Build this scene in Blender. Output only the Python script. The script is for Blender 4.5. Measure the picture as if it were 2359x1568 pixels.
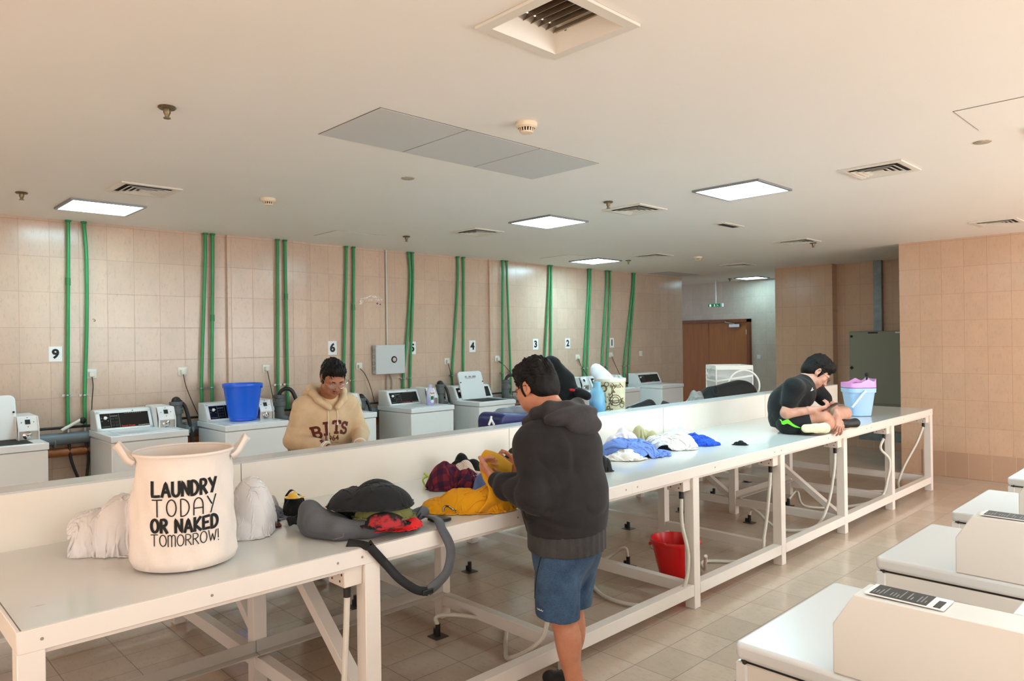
import bpy, bmesh, math, random
import numpy as np
from math import pi, sin, cos, radians as rad
from mathutils import Vector as V, Matrix, Euler, noise
from mathutils.bvhtree import BVHTree

for _o in list(bpy.data.objects): bpy.data.objects.remove(_o)
S = bpy.context.scene
C = S.collection

# ---------------------------------------------------------------- camera, world, daylight, exposure
W_, H_, F_ = 2359, 1568, 1653.3
EYE = V((0, 0, 1.74)); YAW, ROLL = rad(45.857), rad(-0.7675)
FWD = V((-sin(YAW), cos(YAW), 0)); _r = V((cos(YAW), sin(YAW), 0)); _u = V((0, 0, 1))
RGT = cos(ROLL)*_r + sin(ROLL)*_u; UPV = -sin(ROLL)*_r + cos(ROLL)*_u
cam = bpy.data.cameras.new('camera'); cam.sensor_width = 36; cam.lens = F_*36/W_; cam.clip_start = 0.05
camo = bpy.data.objects.new('camera', cam); C.objects.link(camo)
camo.matrix_world = Matrix(((RGT.x, UPV.x, -FWD.x, EYE.x), (RGT.y, UPV.y, -FWD.y, EYE.y), (RGT.z, UPV.z, -FWD.z, EYE.z), (0, 0, 0, 1)))
S.camera = camo

world = bpy.data.worlds.new('world'); S.world = world; world.use_nodes = True
_bg = world.node_tree.nodes['Background']; _bg.inputs[0].default_value = (0.75, 0.87, 1.0, 1); _bg.inputs[1].default_value = 1.0

S.view_settings.view_transform = 'Standard'; S.view_settings.look = 'None'
S.view_settings.gamma = 1; S.view_settings.use_curve_mapping = False
S.view_settings.exposure = 0.24
S.cycles.caustics_reflective = False; S.cycles.caustics_refractive = False

def area(name, loc, direction, sx, sy, power, col):
    l = bpy.data.lights.new(name, 'AREA'); l.shape = 'RECTANGLE'; l.size = sx; l.size_y = sy; l.energy = power; l.color = col
    o = bpy.data.objects.new(name, l); C.objects.link(o); o.location = loc
    o.rotation_euler = V(direction).to_track_quat('-Z', 'Y').to_euler()
    return o
WARM, SKYC = (1.0, 0.87, 0.74), (0.92, 0.97, 1.0)
RX, NY, CZ = 3.6, -4.0, 2.91            # right wall, near wall, ceiling height
# daylight coming through the windows of the right wall and of the wall behind the camera
WIN_R = [(-3.2, -0.6), (0.2, 2.8), (3.6, 6.2), (6.9, 9.4)]
WIN_N = [(-4.4, -2.6), (-1.6, 0.6), (1.2, 3.2)]
for (a, b), p in zip(WIN_R, (22, 26, 100, 115)): area('window_daylight', (RX-0.06, (a+b)/2, 1.55), (-1, 0, 0.0), b-a, 1.9, p, SKYC)
for (a, b), p in zip(WIN_N, (24, 30, 36)): area('window_daylight', ((a+b)/2, NY+0.06, 1.45), (0, 1, 0.12), b-a, 2.1, p, WARM)
_s = bpy.data.lights.new('sun', 'SUN'); _s.energy = 38; _s.angle = rad(1); _s.color = (1.0, 0.87, 0.70)   # low sun through the right and near windows onto the floor behind the camera
_so = bpy.data.objects.new('sun', _s); C.objects.link(_so); _so.location = (9, 0, 6); _so.rotation_euler = V((-0.50, 0.52, -0.70)).to_track_quat('-Z', 'Y').to_euler()
LED_COL, LED_STR = (0.52, 0.88, 1.0), 42.0
# ---------------------------------------------------------------- helpers
def at(px, py, d):                      # the point seen at photo pixel (px,py) at distance d along the view axis
    return EYE + FWD*d + RGT*((px-W_/2)*d/F_) - UPV*((py-H_/2)*d/F_)
def ray(px, py): return FWD*F_ + RGT*(px-W_/2) - UPV*(py-H_/2)
def onz(px, py, z): r = ray(px, py); return EYE + r*((z-EYE.z)/r.z)
def onx(px, py, x): r = ray(px, py); return EYE + r*((x-EYE.x)/r.x)
def ony(px, py, y): r = ray(px, py); return EYE + r*((y-EYE.y)/r.y)

def lin(c):
    if isinstance(c, str):
        c = c.lstrip('#'); c = [int(c[i:i+2], 16)/255 for i in (0, 2, 4)]
    return tuple(x/12.92 if x <= 0.04045 else ((x+0.055)/1.055)**2.4 for x in c)

class N:
    def __init__(s, m): s.t = m.node_tree; s.n = s.t.nodes; s.b = s.n['Principled BSDF']
    def add(s, typ, **kw):
        n = s.n.new(typ)
        for k, v in kw.items():
            if k in n.inputs: n.inputs[k].default_value = v
            else: setattr(n, k, v)
        return n
    def link(s, a, b): s.t.links.new(a, b)
    def math(s, op, a, b=None):
        n = s.n.new('ShaderNodeMath'); n.operation = op
        for i, v in enumerate((a, b)):
            if v is None: continue
            if isinstance(v, (int, float)): n.inputs[i].default_value = v
            else: s.link(v, n.inputs[i])
        return n.outputs[0]
    def mix(s, f, a, b, typ='MIX'):
        n = s.n.new('ShaderNodeMix'); n.data_type = 'RGBA'; n.blend_type = typ
        for i, v in ((0, f), (6, a), (7, b)):
            if isinstance(v, (int, float)): n.inputs[i].default_value = v
            elif isinstance(v, tuple): n.inputs[i].default_value = v if len(v) == 4 else (*v, 1)
            else: s.link(v, n.inputs[i])
        return n.outputs[2]
    def ramp(s, f, stops):
        n = s.n.new('ShaderNodeValToRGB'); e = n.color_ramp.elements
        while len(e) < len(stops): e.new(0.5)
        for el, (p, c) in zip(e, stops): el.position = p; el.color = (*c, 1) if len(c) == 3 else c
        s.link(f, n.inputs[0]); return n.outputs[0]
    def noise(s, scale=5, detail=3, rough=.5, vec=None):
        n = s.add('ShaderNodeTexNoise', Scale=scale, Detail=detail, Roughness=rough)
        if vec is not None: s.link(vec, n.inputs['Vector'])
        return n.outputs['Fac']
    def coords(s, kind='Object', scale=(1, 1, 1), loc=(0, 0, 0), rot=(0, 0, 0)):
        c = s.n.new('ShaderNodeTexCoord'); m = s.n.new('ShaderNodeMapping')
        m.inputs['Scale'].default_value = scale; m.inputs['Location'].default_value = loc; m.inputs['Rotation'].default_value = rot
        s.link(c.outputs[kind], m.inputs['Vector']); return m.outputs[0]
    def bump(s, h, strength=.2, dist=.01):
        n = s.n.new('ShaderNodeBump'); n.inputs['Strength'].default_value = strength; n.inputs['Distance'].default_value = dist
        s.link(h, n.inputs['Height']); s.link(n.outputs[0], s.b.inputs['Normal'])
    def set(s, **kw):
        for k, v in kw.items():
            i = s.b.inputs[k.replace('_', ' ')]
            if hasattr(v, 'is_output'): s.link(v, i)
            else: i.default_value = v
_M = {}
def mat(name, col, rough=.5, metal=0, var=0, vscale=8, bump=0, bscale=60, spec=.5, alpha=1, trans=0, emit=None, sheen=0, bdist=.004):
    if name in _M: return _M[name]
    m = bpy.data.materials.new(name); m.use_nodes = True; n = N(m); c = lin(col)
    n.set(Base_Color=(*c, 1), Roughness=rough, Metallic=metal, Alpha=alpha)
    n.b.inputs['Specular IOR Level'].default_value = spec
    if trans: n.b.inputs['Transmission Weight'].default_value = trans
    if sheen: n.b.inputs['Sheen Weight'].default_value = sheen; n.b.inputs['Sheen Roughness'].default_value = .5
    if emit: n.b.inputs['Emission Color'].default_value = (*emit[0], 1); n.b.inputs['Emission Strength'].default_value = emit[1]
    if var or bump: co = n.coords()
    if var:
        f = n.noise(vscale, 4, .6, co)
        d = tuple(max(0, x*(1-var)) for x in c); e = tuple(min(1, x*(1+var)) for x in c)
        n.set(Base_Color=n.ramp(f, [(.3, d), (.7, e)]))
    if bump: n.bump(n.noise(bscale, 4, .6, co), bump, bdist)
    m.diffuse_color = (*c, 1); _M[name] = m; return m

class MB:
    def __init__(s): s.v = []; s.f = []
    def add(s, vs, fs):
        o = len(s.v); s.v += [V(v) for v in vs]; s.f += [[o+i for i in f] for f in fs]; return s
    def box(s, x0, x1, y0, y1, z0, z1):
        return s.add([(x0, y0, z0), (x1, y0, z0), (x1, y1, z0), (x0, y1, z0), (x0, y0, z1), (x1, y0, z1), (x1, y1, z1), (x0, y1, z1)],
                     [(0, 3, 2, 1), (4, 5, 6, 7), (0, 1, 5, 4), (1, 2, 6, 5), (2, 3, 7, 6), (3, 0, 4, 7)])
    def prism(s, pts, axis, a, b):      # pts: 2D outline; axis 'x','y','z'
        def mk(p, t): return {'x': (t, p[0], p[1]), 'y': (p[0], t, p[1]), 'z': (p[0], p[1], t)}[axis]
        n = len(pts)
        return s.add([mk(p, a) for p in pts]+[mk(p, b) for p in pts],
                     [list(range(n))[::-1], list(range(n, 2*n))]+[(i, (i+1) % n, n+(i+1) % n, n+i) for i in range(n)])
    def bar(s, p, q, w, h, up=(0, 0, 1)):   # rectangular bar from p to q
        p, q = V(p), V(q); d = (q-p).normalized(); a = d.cross(V(up)).normalized(); b = a.cross(d)
        vs = [t+a*(i*w/2)+b*(j*h/2) for t in (p, q) for i, j in ((-1, -1), (1, -1), (1, 1), (-1, 1))]
        return s.add(vs, [(0, 1, 2, 3)[::-1], (4, 5, 6, 7), (0, 1, 5, 4), (1, 2, 6, 5), (2, 3, 7, 6), (3, 0, 4, 7)])
    def tube(s, path, r, n=10, cap=True, flat=None):   # r: number or list; flat=(normal,ratio) squashes the section
        path = [V(p) for p in path]; k = len(path); R = r if isinstance(r, (list, tuple)) else [r]*k
        vs = []; a = None
        for i, p in enumerate(path):
            d = (path[min(i+1, k-1)]-path[max(i-1, 0)])
            d = d.normalized() if d.length > 1e-9 else V((0, 0, 1))
            if a is None:
                ref = V((0, 0, 1)) if abs(d.z) < .9 else V((1, 0, 0)); a = d.cross(ref).normalized()
            a = (a-d*a.dot(d)).normalized(); b = d.cross(a)
            for j in range(n):
                t = 2*pi*j/n; vs.append(p+(a*cos(t)+b*sin(t))*R[i])
        fs = [(i*n+j, i*n+(j+1) % n, (i+1)*n+(j+1) % n, (i+1)*n+j) for i in range(k-1) for j in range(n)]
        if cap: fs += [list(range(n))[::-1], list(range((k-1)*n, k*n))]
        return s.add(vs, fs)
    def cyl(s, p, q, r, n=16, r2=None): return s.tube([p, q], [r, r if r2 is None else r2], n)
    def lathe(s, prof, c=(0, 0, 0), n=32, sx=1, sy=1, closed=False, axis=None):
        c = V(c); k = len(prof); vs = []
        for r, z in prof:
            for j in range(n):
                t = 2*pi*j/n; p = V((r*cos(t)*sx, r*sin(t)*sy, z))
                vs.append(c+(axis @ p if axis is not None else p))
        fs = [(i*n+j, i*n+(j+1) % n, (i+1)*n+(j+1) % n, (i+1)*n+j) for i in range(k-1) for j in range(n)]
        if closed: fs += [list(range(n))[::-1], list(range((k-1)*n, k*n))]
        return s.add(vs, fs)
    def ring(s, c, R, r, axis=None, n=32, m=8):
        axis = axis or Matrix.Identity(3); vs = []
        for i in range(n):
            t = 2*pi*i/n
            for j in range(m):
                p = 2*pi*j/m; vs.append(V(c)+axis @ V(((R+r*cos(p))*cos(t), (R+r*cos(p))*sin(t), r*sin(p))))
        return s.add(vs, [(i*m+j, ((i+1) % n)*m+j, ((i+1) % n)*m+(j+1) % m, i*m+(j+1) % m) for i in range(n) for j in range(m)])
    def ball(s, c, rx, ry=None, rz=None, n=16, m=10, axis=None):
        ry = ry or rx; rz = rz or rx
        return s.lathe([(max(1e-4, sin(pi*i/m)), -cos(pi*i/m)) for i in range(m+1)], c, n, 1, 1, True,
                       (axis or Matrix.Identity(3)) @ Matrix.Diagonal((rx, ry, rz)))
    def build(s, name, m, parent=None, smooth=False, bevel=0, seg=2, angle=35):
        me = bpy.data.meshes.new(name)
        inv = parent.matrix_basis.inverted() if parent is not None and parent.parent is None else None
        vs = s.v
        if parent is not None:
            M = parent_matrix(parent).inverted(); vs = [M @ v for v in vs]
        me.from_pydata([tuple(v) for v in vs], [], s.f); me.update()
        return finish(name, me, m, parent, smooth, bevel, seg, angle)
def parent_matrix(o):
    M = o.matrix_basis.copy()
    while o.parent is not None: o = o.parent; M = o.matrix_basis @ M
    return M
def finish(name, me, m, parent=None, smooth=False, bevel=0, seg=2, angle=35):
    if m is not None: me.materials.append(m)
    if smooth:
        me.polygons.foreach_set('use_smooth', [True]*len(me.polygons))
        if angle < 180: me.set_sharp_from_angle(angle=rad(angle))
    o = bpy.data.objects.new(name, me); C.objects.link(o)
    if parent is not None: o.parent = parent
    if bevel:
        b = o.modifiers.new('bevel', 'BEVEL'); b.width = bevel; b.segments = seg; b.limit_method = 'ANGLE'; b.angle_limit = rad(40)
        me.polygons.foreach_set('use_smooth', [True]*len(me.polygons)); me.set_sharp_from_angle(angle=rad(30))
        b.harden_normals = False
    return o
def tag(o, label, cat, group=None):
    o['label'] = label; o['category'] = cat
    if group: o['group'] = group
    return o
def thing(name, label, cat, loc=(0, 0, 0), rz=0, group=None):
    o = bpy.data.objects.new(name, None); C.objects.link(o); o.location = loc; o.rotation_euler = (0, 0, rz)
    o.matrix_basis = Matrix.Translation(loc) @ Matrix.Rotation(rz, 4, 'Z'); o.empty_display_size = .05
    return tag(o, label, cat, group)
def struct(o): o['kind'] = 'structure'; return o
def dup(root, loc, rz=0, label=None):
    r = root.copy(); C.objects.link(r); r.matrix_basis = Matrix.Translation(loc) @ Matrix.Rotation(rz, 4, 'Z')
    if label: r['label'] = label
    for ch in list(root.children):
        c = ch.copy(); C.objects.link(c); c.parent = r
        for g in ch.children:
            d = g.copy(); C.objects.link(d); d.parent = c
    return r
def curve_pts(pts, n=8):                # Catmull-Rom through pts
    P = [V(p) for p in pts]; P = [P[0]*2-P[1]]+P+[P[-1]*2-P[-2]]; out = []
    for i in range(1, len(P)-2):
        for k in range(n):
            t = k/n; a, b, c, d = P[i-1], P[i], P[i+1], P[i+2]
            out.append(.5*((2*b)+(c-a)*t+(2*a-5*b+4*c-d)*t*t+(3*b-a-3*c+d)*t**3))
    return out+[P[-2]]
def text_mb(txt, size, bold=0.0, depth=.001, align='CENTER'):   # flat text in the xy plane as an MB
    cu = bpy.data.curves.new('t', 'FONT'); cu.body = txt; cu.size = size; cu.offset = bold*size; cu.extrude = depth; cu.align_x = align; cu.align_y = 'CENTER'
    cu.resolution_u = 3
    o = bpy.data.objects.new('t', cu); C.objects.link(o); dg = bpy.context.evaluated_depsgraph_get()
    me = bpy.data.meshes.new_from_object(o.evaluated_get(dg)); b = MB()
    b.v = [v.co.copy() for v in me.vertices]; b.f = [list(p.vertices) for p in me.polygons]
    bpy.data.objects.remove(o); bpy.data.curves.remove(cu); bpy.data.meshes.remove(me); return b
def place(b, origin, ux, uy):           # move an xy-plane MB to a plane in space
    ux, uy = V(ux).normalized(), V(uy).normalized(); uz = ux.cross(uy); b.v = [V(origin)+ux*v.x+uy*v.y+uz*v.z for v in b.v]; return b
# stroke lettering: polylines in a unit box
def _arc(cx, cy, rx, ry, a0, a1, n=12): return [(cx+rx*cos(rad(a0+(a1-a0)*i/n)), cy+ry*sin(rad(a0+(a1-a0)*i/n))) for i in range(n+1)]
GL = {'L': [[(0, 1), (0, 0), (.8, .02)]], 'A': [[(0, 0), (.45, 1), (.9, 0)], [(.18, .32), (.74, .32)]],
      'U': [[(0, 1), (0, .35)]+_arc(.4, .35, .4, .35, 180, 360)+[(.8, 1)]], 'N': [[(0, 0), (0, 1), (.75, 0), (.75, 1)]],
      'D': [[(0, 0), (0, 1)]+_arc(.1, .5, .65, .5, 90, -90)+[(0, 0)]], 'R': [[(0, 0), (0, 1)]+_arc(.3, .76, .34, .24, 90, -90)+[(0, .5)], [(.25, .5), (.7, 0)]],
      'Y': [[(0, 1), (.4, .5)], [(.8, 1), (.3, 0)]], 'T': [[(0, 1), (.85, 1)], [(.42, 1), (.42, 0)]], 'O': [_arc(.42, .5, .42, .5, 90, 450, 24)],
      'K': [[(0, 0), (0, 1)], [(.7, 1), (.05, .45), (.72, 0)]], 'E': [[(.7, 1), (0, .97), (0, 0), (.7, .03)], [(0, .5), (.55, .52)]],
      'M': [[(0, 0), (0, 1)]+_arc(.23, .75, .22, .25, 150, 0)+[(.45, 0)], [(.45, .75)]+_arc(.68, .75, .22, .25, 170, 0)+[(.9, 0)]],
      'W': [[(0, 1), (.25, 0), (.5, .7), (.72, 0), (1, 1)]], '!': [[(0, 1), (.03, .25)], [(.03, .06), (.03, 0)]],
      'a': [[(0, 0), (0, .55)]+_arc(.42, .55, .42, .45, 180, 0)+[(.84, 0)], [(0, .4), (.84, .4)]],
      'B': [[(0, 0), (0, 1)]+_arc(.35, .76, .32, .24, 90, -90)+[(0, .52)]+_arc(.38, .26, .36, .26, 90, -90)+[(0, 0)], [(-.14, 1), (.2, 1)], [(-.14, 0), (.2, 0)]],
      'I': [[(.25, 0), (.25, 1)], [(0, 1), (.5, 1)], [(0, 0), (.5, 0)]], 't': [[(0, .82), (0, 1), (.9, 1), (.9, .82)], [(.45, 1), (.45, 0)], [(.25, 0), (.65, 0)]],
      'S': [_arc(.35, .75, .33, .25, 20, 270)+_arc(.35, .25, .35, .25, 90, -160), [(.68, .78), (.68, 1)], [(.0, .2), (.0, 0)]]}
def ribbon(lines, w, step=None):        # 2D polylines -> list of quads (2D), split into short pieces
    out = MB()
    for L in lines:
        P = [V((*p, 0)) for p in L]
        if step:
            Q = [P[0]]
            for a, b in zip(P, P[1:]):
                k = max(1, int((b-a).length/step)); Q += [a+(b-a)*(i/k) for i in range(1, k+1)]
            P = Q
        o = len(out.v)
        for i, p in enumerate(P):
            d = (P[min(i+1, len(P)-1)]-P[max(i-1, 0)])
            if d.length < 1e-9: d = V((1, 0, 0))
            d.normalize(); n = V((-d.y, d.x, 0)); e = V((0, 0, 0))
            if i == 0: e = -d*w*.35
            if i == len(P)-1: e = d*w*.35
            out.v += [p+n*w/2+e, p-n*w/2+e]
        out.f += [[o+2*i, o+2*i+1, o+2*i+3, o+2*i+2] for i in range(len(P)-1)]
    return out
def stroke_word(word, x, y, h, width, w, gap=.16, step=.006, slant=0):
    adv = [max(p[0] for l in GL[c] for p in l) if c != ' ' else .35 for c in word]
    tot = sum(adv)+gap*(len(word)-1); k = width/tot; lines = []; cx = x
    for c, a in zip(word, adv):
        if c != ' ':
            for l in GL[c]: lines.append([(cx+p[0]*k+slant*p[1]*h, y+p[1]*h) for p in l])
        cx += (a+gap)*k
    return lines
def bvh_of(o):
    me = o.data; M = parent_matrix(o); return BVHTree.FromPolygons([M @ v.co for v in me.vertices], [list(p.vertices) for p in me.polygons])
def decal(b, origin, u, v, bvh, lift=.002, far=1.0):   # lay a 2D MB on a surface, looking against its normal
    u, v = V(u).normalized(), V(v).normalized(); n = u.cross(v).normalized(); o = V(origin); ok = []
    for p in b.v:
        q = o+u*p.x+v*p.y; h = bvh.ray_cast(q+n*far*.5, -n, far)
        if h[0] is None: ok.append(None); continue
        ok.append(h[0]+n*lift)
    idx = {}; vs = []
    for i, p in enumerate(ok):
        if p is not None: idx[i] = len(vs); vs.append(p)
    b.f = [[idx[i] for i in f] for f in b.f if all(i in idx for i in f)]; b.v = vs; return b
# ---------------------------------------------------------------- room shell
def tile_mat(name, plane, w, h, px, pz, base, grout, streak, rough=.22, var=.05, bumpy=.35):
    m = bpy.data.materials.new(name); m.use_nodes = True; n = N(m)
    tc = n.n.new('ShaderNodeTexCoord'); sp = n.n.new('ShaderNodeSeparateXYZ'); n.link(tc.outputs['Object'], sp.inputs[0])
    a, b = {'x': (1, 2), 'y': (0, 2), 'z': (0, 1)}[plane]
    cb = n.n.new('ShaderNodeCombineXYZ')
    n.link(n.math('SUBTRACT', sp.outputs[a], px-40*w), cb.inputs[0]); n.link(n.math('SUBTRACT', sp.outputs[b], pz-40*h), cb.inputs[1])
    br = n.add('ShaderNodeTexBrick', offset=0.0, squash=1.0, Scale=1.0)
    br.inputs['Mortar Size'].default_value = .0021; br.inputs['Mortar Smooth'].default_value = .2; br.inputs['Bias'].default_value = 0
    br.inputs['Brick Width'].default_value = w; br.inputs['Row Height'].default_value = h
    c = lin(base)
    br.inputs['Color1'].default_value = tuple(x*(1-var) for x in c)+(1,); br.inputs['Color2'].default_value = tuple(min(1, x*(1+var)) for x in c)+(1,)
    br.inputs['Mortar'].default_value = (*lin(grout), 1)
    n.link(cb.outputs[0], br.inputs['Vector'])
    def stretch(sx, sy):
        mp = n.n.new('ShaderNodeMapping'); mp.inputs['Scale'].default_value = (sx, sy, 1); n.link(cb.outputs[0], mp.inputs['Vector']); return mp.outputs[0]
    sx, sy = (1, .28) if plane != 'z' else (.35, 1)
    f1 = n.noise(42, 5, .65, stretch(sx, sy)); f2 = n.noise(7, 4, .6, stretch(1, .6)); f3 = n.noise(110, 2, .5, stretch(sx, sy*.6))
    st = n.ramp(f1, [(.54, (0, 0, 0)), (.72, (1, 1, 1))]); cl = n.ramp(f2, [(.35, (0, 0, 0)), (.7, (1, 1, 1))])
    fine = n.ramp(f3, [(.62, (0, 0, 0)), (.75, (1, 1, 1))])
    col = n.mix(n.math('MULTIPLY', st, .55), br.outputs['Color'], lin(streak))
    col = n.mix(n.math('MULTIPLY', cl, .30), col, tuple(x*1.06 for x in lin(streak)))
    col = n.mix(n.math('MULTIPLY', fine, .35), col, tuple(x*.75 for x in lin(streak)))
    col = n.mix(br.outputs['Fac'], col, (*lin(grout), 1))
    n.set(Base_Color=col, Roughness=n.math('ADD', n.math('MULTIPLY', br.outputs['Fac'], .5), rough))
    n.bump(n.math('SUBTRACT', n.math('MULTIPLY', f2, .25), br.outputs['Fac']), bumpy, .003)
    m.diffuse_color = (*c, 1); return m
TILE = dict(base='#CFB19B', grout='#B2937F', streak='#AC9A8C')
WX = tile_mat('wall_tile_long', 'x', .238, .324, 1.306, .2945, **TILE)
WY = tile_mat('wall_tile_end', 'y', .24, .324, -2.656, .2945, base='#D2AC8F', grout='#B48C70', streak='#B89A82', var=.03)
WD = tile_mat('wall_tile_corridor', 'y', .24, .324, -2.70, .2945, base='#C6B8A8', grout='#AE9C8A', streak='#A79C8F')
SK = tile_mat('skirting_tile', 'y', .241, .60, -2.63, -.29, base='#BC967C', grout='#D6B8A0', streak='#B5967E', rough=.3)
FL = tile_mat('floor_tile', 'z', .2347, .3165, -2.31, 3.126, base='#C6AE9B', grout='#7A665A', streak='#AC9888', rough=.16, var=.06, bumpy=.3)
def ceiling_mat():
    m = bpy.data.materials.new('ceiling_paint'); m.use_nodes = True; n = N(m); co = n.coords()
    f = n.noise(.9, 5, .55, co); g = n.noise(9, 4, .6, co); st = n.noise(2.2, 6, .7, co)
    col = n.mix(f, (*lin('#ECE7DF'), 1), (*lin('#F2EEE8'), 1))
    col = n.mix(n.math('MULTIPLY', n.ramp(st, [(.66, (0, 0, 0)), (.8, (1, 1, 1))]), .16), col, (*lin('#B3A68F'), 1))
    n.set(Base_Color=col, Roughness=.55); n.bump(g, .08, .006); return m
CE = ceiling_mat()
PAINT = mat('white_wall_paint', '#D9D2C7', .7, bump=.05)

struct(MB().box(-11, RX, NY, 16, -.12, 0).build('floor', FL))
hx0, hx1, hy0, hy1 = -1.955, -1.615, 1.815, 2.165
c = MB()
for b in ((-11, hx0, NY, 16), (hx1, RX, NY, 16), (hx0, hx1, NY, hy0), (hx0, hx1, hy1, 16)): c.box(*b, CZ, CZ+.12)
struct(c.build('ceiling', CE))
LW = -7.66
w = MB().box(LW-.2, LW, NY, 12.03, 0, CZ).box(LW, LW+.035, 3.17, 4.09, 0, CZ).box(LW, LW+.035, 6.965, 7.92, 0, CZ)
struct(w.build('wall_left', WX))
struct(MB().box(-5.66, -4.70, 11.77, 13.7, 0, CZ).box(-4.70, -3.136, 11.95, 13.7, 0, CZ).build('wall_alcove', WY))
struct(MB().box(-3.136, RX, 9.966, 13.7, 0, CZ).build('wall_far', WY))
struct(MB().box(-2.89, RX, 9.954, 9.966, 0, .31).build('baseboard_far', SK, bevel=.003))
struct(MB().box(-11, -9, 13.7, 13.9, 0, CZ).box(-7.10, -5.4, 13.7, 13.9, 0, CZ).box(-9, -7.10, 13.7, 13.9, 2.12, CZ).build('wall_corridor', WD))
struct(MB().box(-11, -10.9, 12.0, 13.9, 0, CZ).build('wall_corridor_end', WX))
def holed(axis, t0, t1, a0, a1, holes, z0, z1):   # wall with window holes
    b = MB(); e = a0
    bx = (lambda p, q, u, v: b.box(t0, t1, p, q, u, v)) if axis == 'x' else (lambda p, q, u, v: b.box(p, q, t0, t1, u, v))
    for p, q in holes:
        bx(e, p, 0, CZ); bx(p, q, 0, z0); bx(p, q, z1, CZ); e = q
    bx(e, a1, 0, CZ); return b
struct(holed('x', RX, RX+.2, NY, 9.966, WIN_R, .6, 2.5).build('wall_right', PAINT))
struct(holed('y', NY-.2, NY, LW, RX, WIN_N, .4, 2.5).build('wall_near', PAINT))
ALU = mat('window_aluminium', '#C9C9C6', .35, .7)
GLASS = mat('window_glass', '#FFFFFF', .02, 0, alpha=.08)
def window(k, axis, t, a, b, z0, z1):
    f = MB(); g = MB()
    def bx(m, p, q, u, v, d=.05): (m.box(t, t+d*(1 if axis == 'x' else -1), p, q, u, v) if axis == 'x' else m.box(p, q, t-d, t, u, v))
    for p, q, u, v in ((a, a+.06, z0, z1), (b-.06, b, z0, z1), (a, b, z0, z0+.06), (a, b, z1-.06, z1), ((a+b)/2-.03, (a+b)/2+.03, z0, z1)): bx(f, p, q, u, v)
    w = struct(f.build('window_%d' % k, ALU)); bx(g, a+.05, b-.05, z0+.05, z1-.05, .012); g.build('pane', GLASS, w)
for i, (a, b) in enumerate(WIN_R): window(i+1, 'x', RX+.06, a, b, .6, 2.5)
for i, (a, b) in enumerate(WIN_N): window(i+5, 'y', NY-.06, a, b, .4, 2.5)

# double door at the end of the corridor
def wood(name, a, b, axis=2):
    m = bpy.data.materials.new(name); m.use_nodes = True; n = N(m)
    co = n.coords(scale=(9, 9, .6)); f = n.noise(3, 6, .6, co)
    n.set(Base_Color=n.ramp(f, [(.25, lin(a)), (.75, lin(b))]), Roughness=.38); n.bump(f, .05); return m
DW = wood('door_wood', '#8F4E0C', '#A9640F'); DF = wood('door_frame_wood', '#6E360A', '#84450C')
STEEL = mat('brushed_steel', '#B9BABA', .3, 1, bump=.03, bscale=200)
d = MB()
for b in ((-9, -8.93, 13.62, 13.75, 0, 2.12), (-7.17, -7.10, 13.62, 13.75, 0, 2.12), (-9, -7.10, 13.62, 13.75, 2.05, 2.12)): d.box(*b)
d1 = struct(d.build('door_1', DF, bevel=.004))
for x0, x1 in ((-8.925, -8.055), (-8.045, -7.175)):
    l = MB().box(x0, x1, 13.66, 13.70, .01, 2.058).build('leaf', DW, d1, bevel=.002)
    hx = x0+.015 if x0 < -8.5 else x1-.015
    for z in (.3, 1.1, 1.85): MB().cyl((hx, 13.655, z-.05), (hx, 13.655, z+.05), .009, 8).build('hinge', STEEL, l, True)
    if x0 > -8.5:
        MB().box(x0+.05, x0+.10, 13.645, 13.66, .95, 1.15).tube([(x0+.075, 13.62, 1.06), (x0+.075, 13.60, 1.06), (x0+.19, 13.60, 1.06)], .011, 8).build('door_handle', STEEL, l, True)
        MB().box(-7.55, -7.32, 13.61, 13.66, 1.955, 2.015).bar((-7.42, 13.60, 2.02), (-7.62, 13.57, 2.065), .02, .012).bar((-7.62, 13.57, 2.065), (-7.66, 13.62, 2.085), .03, .02).build('door_closer', STEEL, l)

# ---------------------------------------------------------------- ceiling fittings
METALW = mat('white_painted_metal', '#DDD6CA', .4, bump=.02)
DARK = mat('duct_black', '#1E1A16', .8)
LEDM = mat('led_diffuser', '#FFFFFF', .5, emit=(LED_COL, LED_STR))
LEDF = mat('led_frame', '#8C8E92', .4, .4)
LEDD = mat('led_diffuser_dim', '#FFFFFF', .5, emit=(LED_COL, LED_STR*.55))
LEDC = mat('corridor_led_diffuser', '#FFFFFF', .5, emit=(LED_COL, LED_STR*.4))
def ceiling_light(cx, cy, label, s=.56, m=None):
    t = thing('ceiling_light_panel', label, 'ceiling light', (cx, cy, CZ-.02), 0, 'square ceiling light panels')
    h = s/2; f = MB()
    for b in ((-h, h, -h, -h+.022), (-h, h, h-.022, h), (-h, -h+.022, -h+.022, h-.022), (h-.022, h, -h+.022, h-.022)): f.box(cx+b[0], cx+b[1], cy+b[2], cy+b[3], CZ-.016, CZ-.0005)
    f.build('frame', LEDF, t); MB().box(cx-h+.022, cx+h-.022, cy-h+.022, cy+h-.022, CZ-.011, CZ-.002).build('diffuser', m or LEDM, t)
ceiling_light(-6.73, 1.73, 'glowing square light panel above the left wall near sign 9', m=LEDD)
ceiling_light(-4.82, 5.20, 'glowing square light panel at mid ceiling between two square vents')
ceiling_light(-2.80, 5.28, 'glowing square light panel right of mid ceiling, largest lit one in the photo')
ceiling_light(-6.78, 8.33, 'glowing square light panel close to the left wall near number signs 1 and 2')
ceiling_light(-6.82, 13.2, 'glowing light panel in the corridor in front of the wooden doors', .5, LEDC)
ceiling_light(-0.60, 1.60, 'ceiling light panel above the nearest dryers', m=LEDC)
ceiling_light(-0.60, 5.25, 'ceiling light panel above the far end of the dryer row')
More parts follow.
